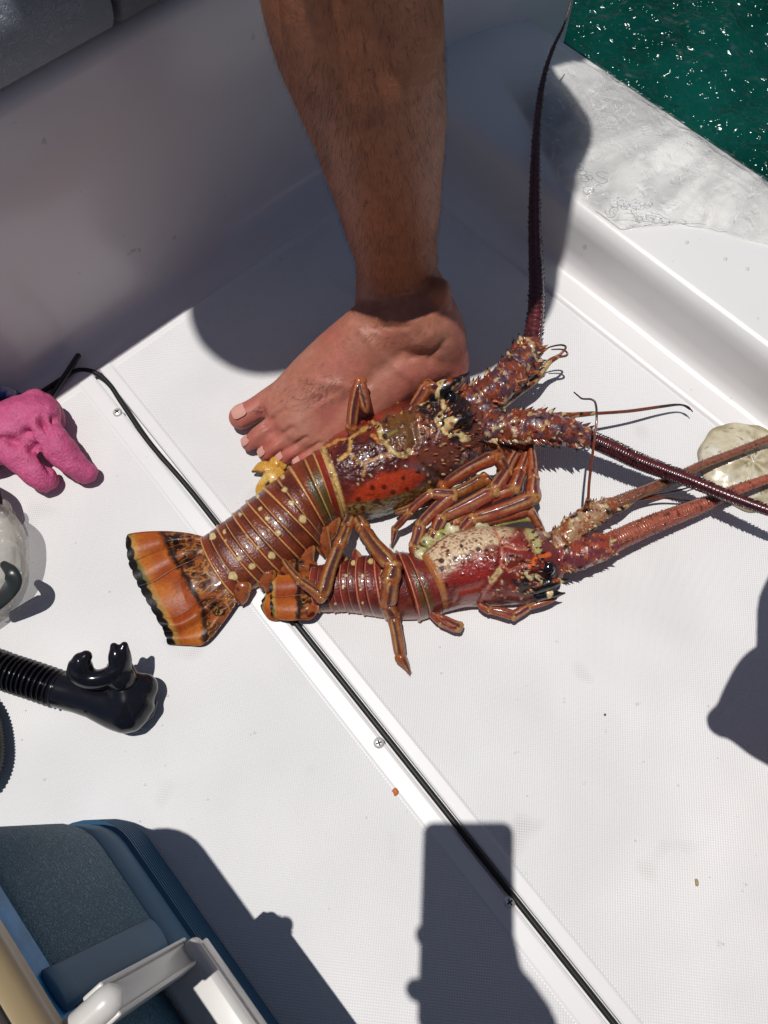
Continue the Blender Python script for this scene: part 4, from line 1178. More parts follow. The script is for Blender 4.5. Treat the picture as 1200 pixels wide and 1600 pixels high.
def tubercles(V, nrm, C, q, top, pts, h=.0014, r=2.6, tip=None, dark=None):
    for k, (x, y) in enumerate(pts):
        rr = r * (.75 + .5 * ((k * 37) % 10) / 10); d = np.hypot(q[:, 0] - x, q[:, 1] - y) + (1 - top) * 99
        V = V + nrm * (h * np.exp(-(d / rr) ** 2))[:, None]
        if dark is not None: C = mixc(C, dark, np.exp(-(d / (rr * 1.8)) ** 2) * .6)
        if tip is not None: C = mixc(C, tip if k % 3 else lin(190, 90, 50), np.exp(-(d / (rr * .85)) ** 4) * .9)
    return V, C

def leg_mesh(parts, joints, radii, pal, seed=0, flat=1.15):
    """crustacean leg: straight jointed segments, ridged and striped"""
    mb = MB(); P = [W(*j) for j in joints]
    base, dark, cream, joint = pal
    for i in range(len(P) - 1):
        a, b = P[i], P[i + 1]; r0, r1 = radii[i], radii[i + 1]; L = np.linalg.norm(b - a)
        n = max(10, int(L / .002)); t_ = np.linspace(0, 1, n)
        pr = (r0 + (r1 - r0) * t_) * (.80 + .10 * np.abs(2 * t_ - 1) ** 3 + .10 * t_ + .03 * np.sin(t_ * 9 + seed)) * np.minimum(1, .62 + 3 * np.minimum(t_, 1 - t_))
        if r1 < .0012: pr = (r0 + (r1 - r0) * t_ ** 1.2)
        path = a + (b - a) * t_[:, None]; sag = np.sin(math.pi * t_) * L * .018; path[:, 2] += sag
        sidev = np.cross(b - a, UP); sidev /= np.linalg.norm(sidev) + 1e-9
        path += sidev * (np.sin(math.pi * t_) * L * .03 * math.sin(seed * 3 + i * 2))[:, None]
        V, f, s, an = tube(path, pr, pr * flat, n=20, rings=n, smoothpath=False, power=1.45)
        dg = np.degrees(np.mod(an, 2 * math.pi)); off = 90 + 18 * math.sin(seed * 5 + i * 1.7)
        dd = np.abs((dg - off + 180) % 360 - 180)
        C = np.tile(np.array(base), (len(V), 1)); nz = noise(V, 240, seed + 3, 2); nz2 = noise(V * [1, 1, 1], 70, seed + 7, 2)
        C = mixc(C, cream, sstep(22, 28, dd) * sstep(46, 38, dd) * sstep(.2, .5, nz2) * .9)
        C = mixc(C, dark, sstep(25, 18, dd) * sstep(.02, .12, s) * sstep(.99, .86, s) * (.75 + .25 * nz2))
        C = mixc(C, dark, sstep(75, 85, dd) * sstep(120, 100, dd) * .7)
        C = mixc(C, cream, sstep(128, 140, dd) * .55)
        C = mixc(C, joint, (sstep(.13, .02, s) + sstep(.90, .99, s)) * .75)
        C = mixc(C, dark, sstep(.74, .86, nz) * .7)
        mb.add(V, f, C)
        if 0 < i:
            V, f, s, an = tube([a - sidev * r0 * .25, a + sidev * r0 * .25], r0 * .62, n=14, rings=4)
            V = V + (noise(V, 400, seed)[:, None] - .5) * .0014
            C = np.tile(np.array(joint), (len(V), 1)); C = mixc(C, BLACK, sstep(.62, .72, noise(V, 260, seed + 5)) * .8); C = mixc(C, cream, sstep(.60, .75, noise(V, 320, seed + 15)) * .8)
            mb.add(V, f, C)
    # bristled dark tip
    tp, pv = P[-1], P[-2]; d = tp - pv; d /= np.linalg.norm(d)
    if radii[-1] < .004:
        for k in range(16):
            b0 = pv + (tp - pv) * (.55 + .45 * k / 16); o = np.array([r5.normal(), r5.normal(), r5.normal() * .5]); o /= np.linalg.norm(o)
            V, f = cone(b0, b0 + o * .0030 + d * .0022, .0004, 4); mb.add(V, f, lin(70, 38, 25))
    mb.build('leg', M_leg, parts)

def spiny(mb, pts, ra, rb, seed, pal, nsp=46, slen=.0075, density=1.0, swell=.0022):
    V, f, s, an = tube(pts, ra, rb, n=40, rings=90); 
    P0 = crom(np.column_stack([pts, ra]), 60)
    n1 = noise(V, 170, seed, 3); n2 = noise(V, 150, seed + 4, 3); n3 = noise(V, 300, seed + 8, 2); n4 = noise(V, 210, seed + 12, 3)
    cen = np.array([P0[min(59, int(x * 59.99)), :3] for x in s]); nr = V - cen; nr /= np.linalg.norm(nr, axis=1)[:, None] + 1e-9
    V = V + nr * ((n1 - .5) * swell * 2.2 + (n3 - .5) * swell)[:, None]
    segs = np.abs(((s * 3.0) % 1.0) - .02)
    V = V - nr * (np.exp(-(segs / .03) ** 2) * .0018)[:, None]
    C = np.tile(np.array(pal[0]), (len(V), 1))
    C = mixc(C, pal[1], sstep(.48, .58, n2)); C = mixc(C, pal[2], sstep(.64, .70, n4) * .9); C = mixc(C, BLACK, sstep(.66, .72, n1) * .9)
    C = mixc(C, pal[3], sstep(.70, .76, n3))
    C = mixc(C, BLACK, sstep(.30, .24, n4) * .75)
    mb.add(V, f, C)
    T, A, B = frames(P0[:, :3])
    for k in range(nsp):
        i = int(r5.uniform(3, 58)); side = r5.random()
        an_ = (r5.normal(0, .25) + (0 if side < .42 else math.pi)) if side < .84 else r5.uniform(0.2, 2.9)
        o = A[i] * math.cos(an_) + B[i] * abs(math.sin(an_)) * (1 if an_ < 3 else 1); r = P0[i, 3]
        b0 = P0[i, :3] + o * r * .93; L = slen * r5.uniform(.45, 1.15) * (1 if side < .84 else .55)
        d = o * .75 + T[i] * .75; d /= np.linalg.norm(d); br = L * .30
        Vc, fc = cone(b0, b0 + d * L, br, 8)
        Cc = np.tile(np.array(pal[2] if r5.random() < .28 else pal[1]), (len(Vc), 1)); Cc[16:] = BLACK if r5.random() < .75 else lin(190, 120, 60)
        mb.add(Vc, fc, Cc)
    for k in range(int(40 * density)):
        i = int(r5.uniform(2, 58)); an_ = r5.uniform(.15, 3.0); o = A[i] * math.cos(an_) + B[i] * math.sin(an_); c = P0[i, :3] + o * P0[i, 3] * .97
        rr = r5.uniform(.0007, .0019); Vd, fd = cone(c - o * rr * .4, c + o * rr * 1.5 + T[i] * rr * .8, rr, 7)
        mb.add(Vd, fd, CREAM if r5.random() < .45 else lin(180, 85, 45))

def flagellum(name, parent, pts, ra, seed, c1, c2, nsp=55, slen=.0030, rows=(0.15, 1.0, 2.1, 2.95), mat=None, ring=True):
    V, f, s, an = tube(pts, ra, n=14, rings=220)
    P0 = crom(np.column_stack([pts, ra]), 220); cen = np.array([P0[min(219, int(x * 219.99)), :3] for x in s]); nr = V - cen
    if ring: V = V + nr * (.05 * np.sin(s * 900))[:, None]
    C = np.tile(np.array(c1), (len(V), 1)); C = mixc(C, c2, sstep(.2, .8, .5 + .5 * np.cos(an - 2.2)) * .8)
    C = mixc(C, [x * .35 for x in c1], sstep(.6, .75, noise(V, 300, seed, 2)))
    mb = MB(); mb.add(V, f, C); T, A, B = frames(P0[:, :3])
    for rw in rows:
        for k in range(nsp):
            u = (k + r5.random() * .6) / nsp; i = int(1 + u * 212); r = P0[i, 3]
            if r < .0012: continue
            o = A[i] * math.cos(rw + r5.normal(0, .06)) + B[i] * math.sin(rw); L = slen * (r / ra[0]) ** .5 * r5.uniform(.7, 1.2)
            d = o * .7 + T[i] * .7; Vc, fc = cone(P0[i, :3] + o * r * .92, P0[i, :3] + o * r * .92 + d * L, L * .30, 5)
            mb.add(Vc, fc, [x * .5 for x in c1])
    return mb.build(name, mat or M_leg, parent)

def feeler(name, parent, pts, rad, c1, c2, rings=90):
    V, f, s, an = tube(pts, rad, n=8, rings=rings); C = np.tile(np.array(c1), (len(V), 1))
    C = mixc(C, c2, (np.sin(s * 60) > .3) * .7); mb = MB(); mb.add(V, f, C); return mb.build(name, M_leg, parent)

# ---------------------------------------------------------------- the larger lobster
big = empty('spiny_lobster', W(560, 760, 0))
tag(big, 'larger spiny lobster, brown with cream spots, lying against the bare foot', 'lobster', 'caught spiny lobsters')
BROWN = lin(124, 56, 32); MAROON = lin(96, 38, 28); ORNG = lin(196, 112, 50); OLIVE = lin(98, 84, 40)

# abdomen segments
ch = [((505, 697), (538, 816)), ((456, 727), (512, 832)), ((416, 760), (503, 856)), ((388, 781), (474, 879)), ((366, 801), (443, 898)), ((342, 820), (412, 914)), ((318, 838), (374, 934))]
hh_ = [.046, .044, .041, .037, .033, .028, .020]
spots = {1: [(441, 745, 4), (444, 764, 4.2), (455, 786, 4.4), (473, 811, 6.5)], 2: [(402, 776, 3), (406, 794, 3.4), (417, 810, 3.2), (434, 833, 4.6)], 3: [(375, 804, 2.8), (386, 839, 3.2), (402, 856, 3.6), (424, 868, 5.5)], 4: [(351, 831, 3.2), (353, 844, 2.2), (372, 872, 3.4), (394, 886, 5)], 5: [(332, 838, 5.5), (364, 900, 6.5)], 0: [(493, 700, 3)]}
def seg_body(i, chs, hs, parent, basecol, linecol, spotmap, lag, seed, z0=.004, pleura=True, olive=None, mat=None):
    (A0, B0), (A1, B1_) = chs[i], chs[i + 1]
    ext = .16
    Ae = np.array(A1) + (np.array(A1) - A0) * ext; Be = np.array(B1_) + (np.array(B1_) - B0) * ext * .6
    st = []
    cA, cB = np.array(A0, float), np.array(B0, float)
    for k, t_ in enumerate((0, .35, .7, 1.0)):
        A = cA + (Ae - cA) * t_; B = cB + (Be - cB) * t_; sh = (.965, .99, 1.0, 1.01)[k]
        m = (A + B) / 2; A = m + (A - m) * sh; B = m + (B - m) * sh
        st.append((*A, *B, (hs[i] + (hs[i + 1] - hs[i]) * t_) * (.93, .99, 1.0, 1.03)[k], z0))
    V, f, s, a, top, nr = fitbody(st, 46, 96, .78, bow=lag)
    q = proj(V)
    # raised rear lip, transverse groove
    V = V + nr * (.0011 * np.exp(-((s - .93) / .05) ** 2) - .0009 * np.exp(-((s - .52) / .035) ** 2) * (.4 + .6 * np.sin(math.pi * a)))[:, None] * top[:, None]
    C = np.tile(np.array(basecol), (len(V), 1)); n1 = noise(V, 60, seed, 3)
    C = mixc(C, lin(84, 34, 24), sstep(.45, .7, n1) * .7); C = mixc(C, lin(150, 74, 38), sstep(.6, .8, noise(V, 130, seed + 2, 2)) * .35)
    if olive is not None: C = mixc(C, lin(84, 74, 30), olive * sstep(.2, .45, s) * sstep(.85, .7, s) * sstep(.35, .5, a + .3 * (n1 - .5)))
    nl = .010 * (noise(V, 50, seed + 6) - .5)
    C = mixc(C, linecol, sstep(.045, .025, np.abs(s - .93 + nl)) * top)
    C = mixc(C, lin(150, 62, 36), sstep(.10, .05, np.abs(s - .80 + nl)) * .5)
    C = mixc(C, linecol, sstep(.022, .012, np.abs(s - .50 + nl)) * sstep(.12, .3, a) * top * .8)
    C = mixc(C, lin(60, 24, 18), sstep(.04, .02, np.abs(s - .56 + nl)) * .6)
    C = mixc(C, lin(190, 110, 58), sstep(.90, .97, a) * top * .7)
    for (x, y, r) in spotmap.get(i, []):
        C = dot_(C, q + (np.column_stack([noise(V, 260, 3), noise(V, 260, 4)]) - .5) * 4.5, x, y, r + 1.4, lin(60, 28, 20), .7); C = dot_(C, q + (np.column_stack([noise(V, 260, 3), noise(V, 260, 4)]) - .5) * 4.5, x, y, r, lin(232, 200, 140))
    mb = MB(); mb.add(V, f, C)
    if pleura:
        # hooked side plate at the lower edge
        bx, by = B1_; ax_ = np.array(A1, float) - B1_; ax_ /= np.linalg.norm(ax_); fw = np.array(B0, float) - B1_; fw /= np.linalg.norm(fw)
        sc = np.linalg.norm(np.array(A1, float) - B1_) / 110
        pl_ = []
        for (u, v, z) in ((14, 14, .016), (6, 8, .014), (-4, 3, .010), (-12 , -3, .006)):
            p = np.array([bx, by]) + ax_ * u * sc + fw * v * sc; pl_.append(W(p[0], p[1], z))
        V, f, s2, an = tube(pl_, np.array([.0085, .0075, .0050, .0010]) * sc, np.array([.005, .004, .003, .001]) * sc, n=16, rings=24)
        C = np.tile(np.array(lin(160, 84, 44)), (len(V), 1)); C = mixc(C, linecol, (np.abs(np.cos(an)) > .82) * .9); C = mixc(C, lin(80, 36, 24), sstep(.62, .75, noise(V, 200, seed + 9)))
        mb.add(V, f, C)
        pl2 = []
        for (u, v, z) in ((10, 2, .012), (-2, -2, .008), (-8, -7, .005)):
            p = np.array([bx, by]) + ax_ * u * sc + fw * v * sc; pl2.append(W(p[0], p[1], z))
        V, f, s2, an = tube(pl2, np.array([.0050, .0035, .0008]) * sc, None, n=12, rings=16); C = np.tile(np.array(lin(120, 50, 30)), (len(V), 1)); C = mixc(C, linecol, (np.cos(an) > .6) * .8); mb.add(V, f, C)
    mb.build('abdomen_segment', mat or M_shell, parent)
for i in range(5, -1, -1):
    seg_body(i, ch, hh_, big, BROWN, lin(222, 160, 92), spots, .0055 if i > 0 else .003, 40 + i, olive=(1.0 if i == 0 else None))

# tail fan
def fan(parent, ribs, edge, K, zs, seed, margin=11, name='tail_fan_lobe', offs=None):
    for li in range(len(ribs) - 1):
        r0, r1 = crom(ribs[li], 90), crom(ribs[li + 1], 90)
        NS = max(26, int(np.linalg.norm(r0[10] - r1[10]) * 1.1)); V = []; top = []; S = []; TT = []
        for lay in (0, 1):
            for i in range(90):
                t_ = i / 89
                for j in range(NS):
                    s = -.04 + 1.08 * j / (NS - 1); p = r0[i] + (r1[i] - r0[i]) * s
                    bul = math.sin(math.pi * min(max(s, 0), 1))
                    if t_ < .12:       # scalloped, nibbled outer edge
                        dirv = (r0[6] + (r1[6] - r0[6]) * s) - (r0[0] + (r1[0] - r0[0]) * s); dirv /= np.linalg.norm(dirv)
                        sc = 2.6 * abs(math.sin(s * NS * .16 + li)) ** .6 - 1.5 * bul
                        p = p - dirv * (sc + 2.0 * bul) * (1 - t_ / .12)
                    z = zs + .0035 * bul + .0015 * (li % 2) + .006 * t_
                    if t_ > .55: z += .0022 * bul * math.sin((t_ - .55) * 12)
                    V.append(W(p[0], p[1], z) - UP * (.0014 * lay)); top.append(1 - lay); S.append(s); TT.append(t_)
        V = np.array(V); top = np.array(top); S = np.array(S); TT = np.array(TT); n = 90 * NS
        f = [(i * NS + j, i * NS + j + 1, (i + 1) * NS + j + 1, (i + 1) * NS + j) for i in range(89) for j in range(NS - 1)]
        f += [(n + a, n + d, n + c, n + b) for (a, b, c, d) in f]
        for i in range(89):
            for j in (0, NS - 1): a, b = i * NS + j, (i + 1) * NS + j; f.append((a, b, n + b, n + a))
        for j in range(NS - 1):
            for i in (0, 89): a, b = i * NS + j, i * NS + j + 1; f.append((a, b, n + b, n + a))
        q = proj(V); qn = q + 5 * (np.column_stack([noise(V, 160, seed, 2), noise(V, 160, seed + 1, 2)]) - .5)
        de = seg_dist(q, edge) 
        C = np.tile(np.array(lin(214, 122, 42)), (len(V), 1))
        C = mixc(C, lin(178, 74, 24), sstep(.35, .7, noise(V * [1, 1, 0], 45, seed + 3, 2)) * .9)
        C = mixc(C, lin(150, 66, 30), sstep(.6, .85, noise(V * [1, 1, 0] + .4, 70, seed + 4, 2)) * .5)
        C = mixc(C, lin(214, 156, 74), sstep(margin * 2.1, margin * 1.35, de))
        C = mixc(C, lin(128, 120, 62), sstep(margin * 1.9, margin * 1.2, de) * sstep(.4, .6, noise(V * [1, 1, 0], 40, seed + 5)))
        mg = margin + 3.2 * (np.abs(np.sin(S * NS * .16 + li)) - .4)
        C = mixc(C, BLACK, sstep(mg + 1.2, mg - 1.2, de))
        # fine rays
        C = C * (1 - .06 * (np.sin(S * NS * .9 + 5 * noise(V, 60, 2)) > .6) * (de > margin))[:, None]
        # beyond line K: black hatch, then the hard base
        Kp = np.array(K, float); side = in_poly(qn, K)
        dk = seg_dist(qn, K[:len(K) // 2 + 1] if False else K) * np.where(side, 1, -1)
        nn = noise(V, 420, seed + 8, 2)
        C = mixc(C, BLACK, sstep(-4, 3, dk + 9 * (nn - .5)) * .95)
        inner = sstep(5, 9, dk)
        mos = noise(V, 95, seed + 10, 2); mos2 = noise(V, 130, seed + 11, 2)
        C = mixc(C, lin(120, 62, 34), inner * sstep(.34, .40, mos)); C = mixc(C, lin(196, 128, 60), inner * sstep(.035, .018, np.abs(mos - .5)))
        C = mixc(C, lin(178, 96, 44), inner * sstep(.58, .64, mos2)); C = mixc(C, lin(90, 26, 18), inner * sstep(.68, .74, mos))
        C = mixc(C, lin(206, 150, 80), inner * sstep(.02, .01, np.abs(mos2 - .46)))
        # seam of each lobe
        C = mixc(C, lin(120, 60, 30), sstep(.035, .01, np.minimum(np.abs(S), np.abs(1 - S))) * .7 * (de > margin))
        V = V + UP * ((.0014 * (mos - .5) * inner * top)[:, None])
        mk(name, V, f, M_fan, parent, C)
ribs = [[(197, 842), (204, 835), (240, 831), (283, 832), (318, 838)], [(203, 880), (217, 874), (245, 862), (283, 850), (322, 846)],
        [(218, 915), (241, 907), (268, 890), (300, 875), (334, 862)], [(244, 962), (270, 966), (290, 957), (318, 936), (356, 905)],
        [(258, 986), (285, 984), (315, 968), (338, 948), (368, 922)], [(264, 1006), (292, 1007), (320, 1004), (348, 972), (374, 934)]]
fan(big, ribs, [(190, 838), (197, 862), (201, 882), (210, 900), (221, 922), (236, 952), (249, 974), (258, 992), (262, 1012)],
    [(248, 826), (258, 850), (273, 879), (290, 908), (306, 936), (314, 952), (317, 1010), (400, 1010), (400, 820)], .004, 60)

# carapace
st = [(499, 702, 536, 816, .050, .008), (520, 683, 562, 814, .054, .009), (552, 662, 602, 806, .056, .010), (592, 643, 645, 788, .055, .011), (630, 626, 685, 764, .053, .012), (662, 616, 712, 746, .050, .014), (694, 612, 742, 724, .045, .014), (722, 622, 762, 706, .036, .014), (742, 640, 772, 694, .026, .014)]
V, f, s, a, top, nr = fitbody(st, 190, 150, .80, bow=.002)
q = proj(V)
nz = noise(V, 35, 70, 3); C = np.tile(np.array(lin(134, 50, 32)), (len(V), 1)); C = mixc(C, lin(84, 30, 26), sstep(.42, .62, nz))
C = blob(C, q, [(500, 700), (540, 660), (590, 640), (600, 652), (560, 672), (520, 694)], lin(165, 48, 34), 5, .9)
C = blob(C, q, [(598, 650), (650, 636), (668, 668), (655, 700), (632, 706), (608, 694), (596, 672)], lin(120, 80, 38), 9, .85, 10, 4)
C = blob(C, q, [(645, 640), (720, 610), (780, 660), (770, 700), (690, 752), (650, 740), (660, 690)], lin(124, 70, 52), 8, .8, 6, 6)
C = blob(C, q, [(650, 700), (700, 690), (740, 700), (700, 745), (665, 740)], lin(120, 62, 48), 8, .6, 8, 7)
C = blob(C, q, [(628, 728), (665, 722), (700, 745), (672, 772), (640, 760)], lin(92, 84, 96), 7, .5, 5, 8)
C = blob(C, q, [(545, 792), (556, 768), (598, 738), (640, 733), (664, 744), (640, 768), (600, 782), (565, 790)], lin(200, 66, 30), 8, .92, 7, 9)
ol = poly_w(q, [(524, 806), (548, 787), (600, 780), (640, 768), (682, 750), (676, 780), (620, 806), (570, 818), (530, 822)], 4)
C = mixc(C, lin(158, 132, 76), ol); C = mixc(C, lin(86, 52, 30), ol * sstep(.56, .64, noise(V, 480, 71, 1)))
C = mixc(C, lin(90, 84, 88), ol * sstep(.955, .985, a))
for (x, y, r) in ((582, 762, 4.2), (600, 761, 4.2), (614, 769, 4.4), (560, 781, 4.2), (590, 783, 4.0), (567, 794, 4.2), (594, 788, 3), (630, 747, 3.5), (636, 764, 3)): C = dot_(C, q, x, y, r, lin(88, 22, 18), .9)
# dark plates split by the cream network
for pl_, w, col in (
        ([(506, 700), (528, 688), (548, 685)], 2.0, lin(220, 150, 78)), ([(548, 685), (560, 676), (574, 668)], 2.2, lin(206, 160, 84)), ([(548, 685), (547, 700), (546, 708), (530, 719)], 2.6, lin(226, 172, 96)),
        ([(547, 709), (561, 722), (572, 728), (567, 743)], 2.2, lin(196, 140, 76)), ([(572, 722), (593, 713), (607, 712)], 2.2, lin(196, 128, 66)),
        ([(583, 661), (593, 667), (595, 684), (607, 699), (620, 710), (634, 712)], 3.2, lin(222, 186, 112)), ([(620, 673), (606, 680)], 2.0, lin(150, 130, 70)),
        ([(582, 680), (592, 690)], 2.8, lin(196, 118, 54)), ([(653, 650), (657, 666), (674, 674)], 3.0, lin(190, 106, 54)), ([(640, 616), (665, 620), (684, 614)], 2.5, lin(180, 100, 60))):
    C = stroke(C, q, pl_, w + 2.2, lin(48, 20, 18), 2.6, .5, 3.0, 5); C = stroke(C, q, pl_, w * 1.15, col, 1.5, .95, 2.2, 6)
C = dot_(C, q, 640, 705, 5, lin(226, 196, 132)); C = dot_(C, q, 601, 681, 4.5, lin(24, 20, 12), .9)
# black and cream head pattern round the eyes
C = blob(C, q, [(655, 640), (662, 610), (700, 594), (735, 590), (732, 640), (745, 655), (730, 690), (700, 690), (680, 662)], BLACK, 4, .93, 7, 14)
for pl_, w in (([(690, 648), (683, 659), (694, 672), (699, 679)], 4.2), ([(701, 680), (714, 676), (726, 682)], 4.0), ([(658, 630), (668, 622)], 4.0), ([(690, 624), (694, 636)], 4.0), ([(722, 688), (732, 684)], 3), ([(706, 612), (716, 606)], 3)):
    C = stroke(C, q, pl_, w, lin(226, 200, 140), 1.3, 1, 2.2, 17)
C = stroke(C, q, [(698, 671), (718, 668)], 3.4, lin(222, 96, 34), 1.3)
# groove behind the head and a smooth lower lip
V = V - nr * (.0024 * np.exp(-(seg_dist(q, [(636, 640), (650, 690), (640, 712), (690, 752)]) / 6) ** 2) * top)[:, None]
rm = sstep(.045, .02, s); C = mixc(C, lin(214, 176, 110), rm * top)
V = V + nr * (((noise(V, 85, 75, 3) - .5) * .0020 + (noise(V, 260, 76, 2) - .5) * .0012) * top)[:, None]
pts = [(x, y) for x, y in zip(r5.uniform(512, 760, 260), r5.uniform(615, 760, 260)) if not in_poly(np.array([[x, y]]), [(545, 792), (556, 762), (598, 738), (640, 733), (664, 744), (640, 800)])[0]]
V, C = tubercles(V, nr, C, q, top, pts[:60], .0017, 2.4, lin(214, 168, 110), lin(60, 18, 18))
V, C = tubercles(V, nr, C, q, top, pts[60:190], .0013, 1.9, None, lin(60, 16, 18))
mk('carapace', V, f, M_shell, big, C)
# forward pointing spines scattered over the shell, thickest round the eyes
def shell_spines(parent, V, nr, top, q, pts, axis, ln, seed):
    mb = MB(); idx = np.where((top > 0) & (nr[:, 2] > .15))[0]; qi = q[idx]; rs = np.random.default_rng(seed)
    for (x, y) in pts:
        d = np.hypot(qi[:, 0] - x, qi[:, 1] - y); k = idx[int(np.argmin(d))]
        if d.min() > 4: continue
        L = ln * rs.uniform(.5, 1.2); dr = nr[k] * .8 + axis * .8; dr /= np.linalg.norm(dr)
        Vc, fc = cone(V[k] - nr[k] * .0006, V[k] + dr * L, L * .34, 8)
        Cc = np.tile(np.array([lin(150, 62, 38), lin(196, 140, 90), lin(90, 34, 26), lin(80, 30, 28)][rs.integers(0, 4)]), (len(Vc), 1)); Cc[16:] = [BLACK, lin(190, 140, 90)][rs.integers(0, 2)]
        mb.add(Vc, fc, Cc)
    tag(mb.build('spines', M_shell, parent), kind='stuff')
axb = W(760, 650, 0) - W(540, 760, 0); axb /= np.linalg.norm(axb)
sp = [(x, y) for x, y in zip(r5.normal(712, 26, 95), r5.normal(660, 28, 95))] + [(x, y) for x, y in zip(r5.uniform(530, 700, 30), r5.uniform(625, 740, 30))] + [(510 + 13 * k, 706 - 7.0 * k + 2) for k in range(12)]
shell_spines(big, V, nr, top, q, sp, axb, .0048, 3)
# rear band of the carapace
V, f, s, a, top, nr = fitbody([(487, 706, 524, 812, .050, .007), (494, 704, 531, 815, .052, .007), (502, 700, 540, 817, .053, .008)], 30, 110, .78, bow=-.001)
C = np.tile(np.array(lin(150, 44, 26)), (len(V), 1)); C = mixc(C, lin(208, 172, 100), sstep(.72, .82, s)); C = mixc(C, lin(206, 168, 96), sstep(.18, .08, s)); C = mixc(C, lin(150, 110, 60), sstep(.6, .75, noise(V, 300, 9)) * sstep(.7, .8, s)); mk('carapace_band', V, f, M_shell, big, C)

# frontal horns, eyes, rostral spines
def horn(parent, pts, rad, seed):
    V, f, s, an = tube(pts, rad, n=24, rings=50); V = V + (noise(V, 200, seed)[:, None] - .5) * .002
    C = np.tile(np.array(BLACK), (len(V), 1)); n1 = noise(V, 105, seed + 1, 2); C = mixc(C, lin(224, 196, 140), sstep(.55, .60, n1)); C = mixc(C, lin(150, 66, 34), sstep(.66, .72, noise(V, 150, seed + 2)) * .9)
    C = mixc(C, BLACK, sstep(.82, .9, s)); mb = MB(); mb.add(V, f, C); mb.build('horn', M_shell, parent)
horn(big, [W(662, 630, .048), W(685, 612, .060), (W(708, 598, .066)), W(733, 582, .070)], [.0085, .0085, .0055, .0006], 80)
horn(big, [W(688, 672, .052), W(704, 662, .062), W(722, 655, .066), W(742, 650, .066)], [.0075, .0065, .0045, .0006], 83)
def eye(parent, c, r, seed, look):
    V, f, s, an = tube([c - np.array(look) * r * .3, c + np.array(look) * r * .3], r, n=28, rings=10)
    C = np.tile(np.array(BLACK), (len(V), 1)); d = (V - c) @ np.array(look); C = mixc(C, lin(214, 206, 160), sstep(.16, .1, np.abs(d / r + .15 + .3 * (noise(V, 200, seed) - .5)))); C = mixc(C, lin(120, 40, 30), sstep(-.4, -.7, d / r))
    mb = MB(); mb.add(V, f, C); mb.build('eye', plain_eye, parent)
plain_eye = vcol_mat('eye', rough=.07, coat=1, bump=None, mottling=.05)
eye(big, W(722, 656, .056), .0088, 3, (.35, -.45, .82)); eye(big, W(703, 625, .054), .0075, 4, (.2, .5, .8))

# antenna bases and long antennae
PAL = (lin(96, 62, 72), lin(138, 64, 40), lin(226, 190, 140), lin(176, 96, 56))
mb = MB(); spiny(mb, [W(716, 640, .034), W(752, 622, .040), W(785, 600, .042), W(815, 566, .042), W(833, 534, .042)], np.array([.0150, .0155, .0158, .0145, .0098]), [.014, .014, .014, .012, .0095], 90, PAL, 60, .0095)
mb.build('antenna_base', M_shell, big)
mb = MB(); spiny(mb, [W(735, 668, .032), W(775, 668, .040), W(820, 668, .046), W(870, 672, .048), W(928, 688, .044)], np.array([.0150, .0155, .0165, .0145, .0085]), [.014, .014, .015, .013, .0085], 95, PAL, 64, .0085)
mb.build('antenna_base', M_shell, big)
mb = MB(); spiny(mb, [W(722, 650, .030), W(748, 645, .036), W(768, 640, .036)], np.array([.014, .014, .009]), [.013, .013, .009], 99, (lin(110, 88, 100), lin(150, 70, 50), lin(200, 180, 120), lin(130, 100, 110)), 8, .004, .5)
spiny(mb, [W(690, 730, .022), W(712, 712, .034), W(745, 700, .030)], np.array([.012, .012, .008]), [.011, .011, .008], 101, (lin(104, 76, 80), lin(150, 74, 46), lin(180, 160, 100), lin(130, 96, 90)), 6, .003, .5)
mb.build('mouth_plate', M_shell, big)
PURP = lin(66, 26, 44); PRED = lin(120, 48, 48)
flagellum('antenna', big, [W(831, 538, .042), W(837, 490, .043), W(838, 440, .046), W(836, 385, .054), W(835, 330, .070), W(836, 270, .084), W(838, 215, .090), W(843, 160, .095), W(850, 120, .10), W(863, 78, .108), W(880, 42, .118), W(892, 5, .13)],
          np.array([.0090, .0082, .0074, .0066, .0058, .0050, .0042, .0034, .0027, .0019, .0012, .0006]), 5, PURP, PRED, 80, .0036)
flagellum('antenna', big, [W(924, 687, .044), W(960, 703, .040), W(1000, 722, .036), W(1040, 737, .035), W(1080, 752, .036), W(1140, 776, .040), W(1200, 798, .046), W(1280, 826, .054)],
          np.array([.0078, .0080, .0076, .0070, .0064, .0055, .0047, .003]), 6, lin(70, 26, 42), lin(112, 44, 46), 80, .0034)
AC, AD = lin(150, 74, 40), lin(214, 180, 120); ATH = lin(70, 36, 36)
def antennule(parent, base, tips, rb, seed):
    e = MB()
    V, f, s, an = tube([W(*p) for p in base], rb, n=12, rings=40); C = np.tile(np.array(AC), (len(V), 1)); C = mixc(C, AD, sstep(.52, .6, noise(V, 260, seed))); C = mixc(C, lin(60, 24, 20), sstep(.58, .66, noise(V, 200, seed + 3))); e.add(V, f, C)
    for tp in tips:
        V, f, s, an = tube([W(*p) for p in tp], np.linspace(.0014, .0006, len(tp)), n=7, rings=50); C = np.tile(np.array(ATH), (len(V), 1)); C = mixc(C, AC, (s < .4) * .8); e.add(V, f, C)
    e.build('antennule', M_leg, parent)
antennule(big, [(775, 640, .034), (812, 611, .032), (838, 592, .034), (857, 567, .038), (872, 557, .040)], [[(872, 557, .04), (880, 549, .042), (884, 542, .043), (876, 539, .044), (860, 542, .044), (845, 549, .044)], [(870, 558, .04), (884, 556, .040), (886, 551, .041), (878, 546, .042), (862, 546, .042)]], np.array([.0048, .0042, .0036, .0030, .0022]), 8)
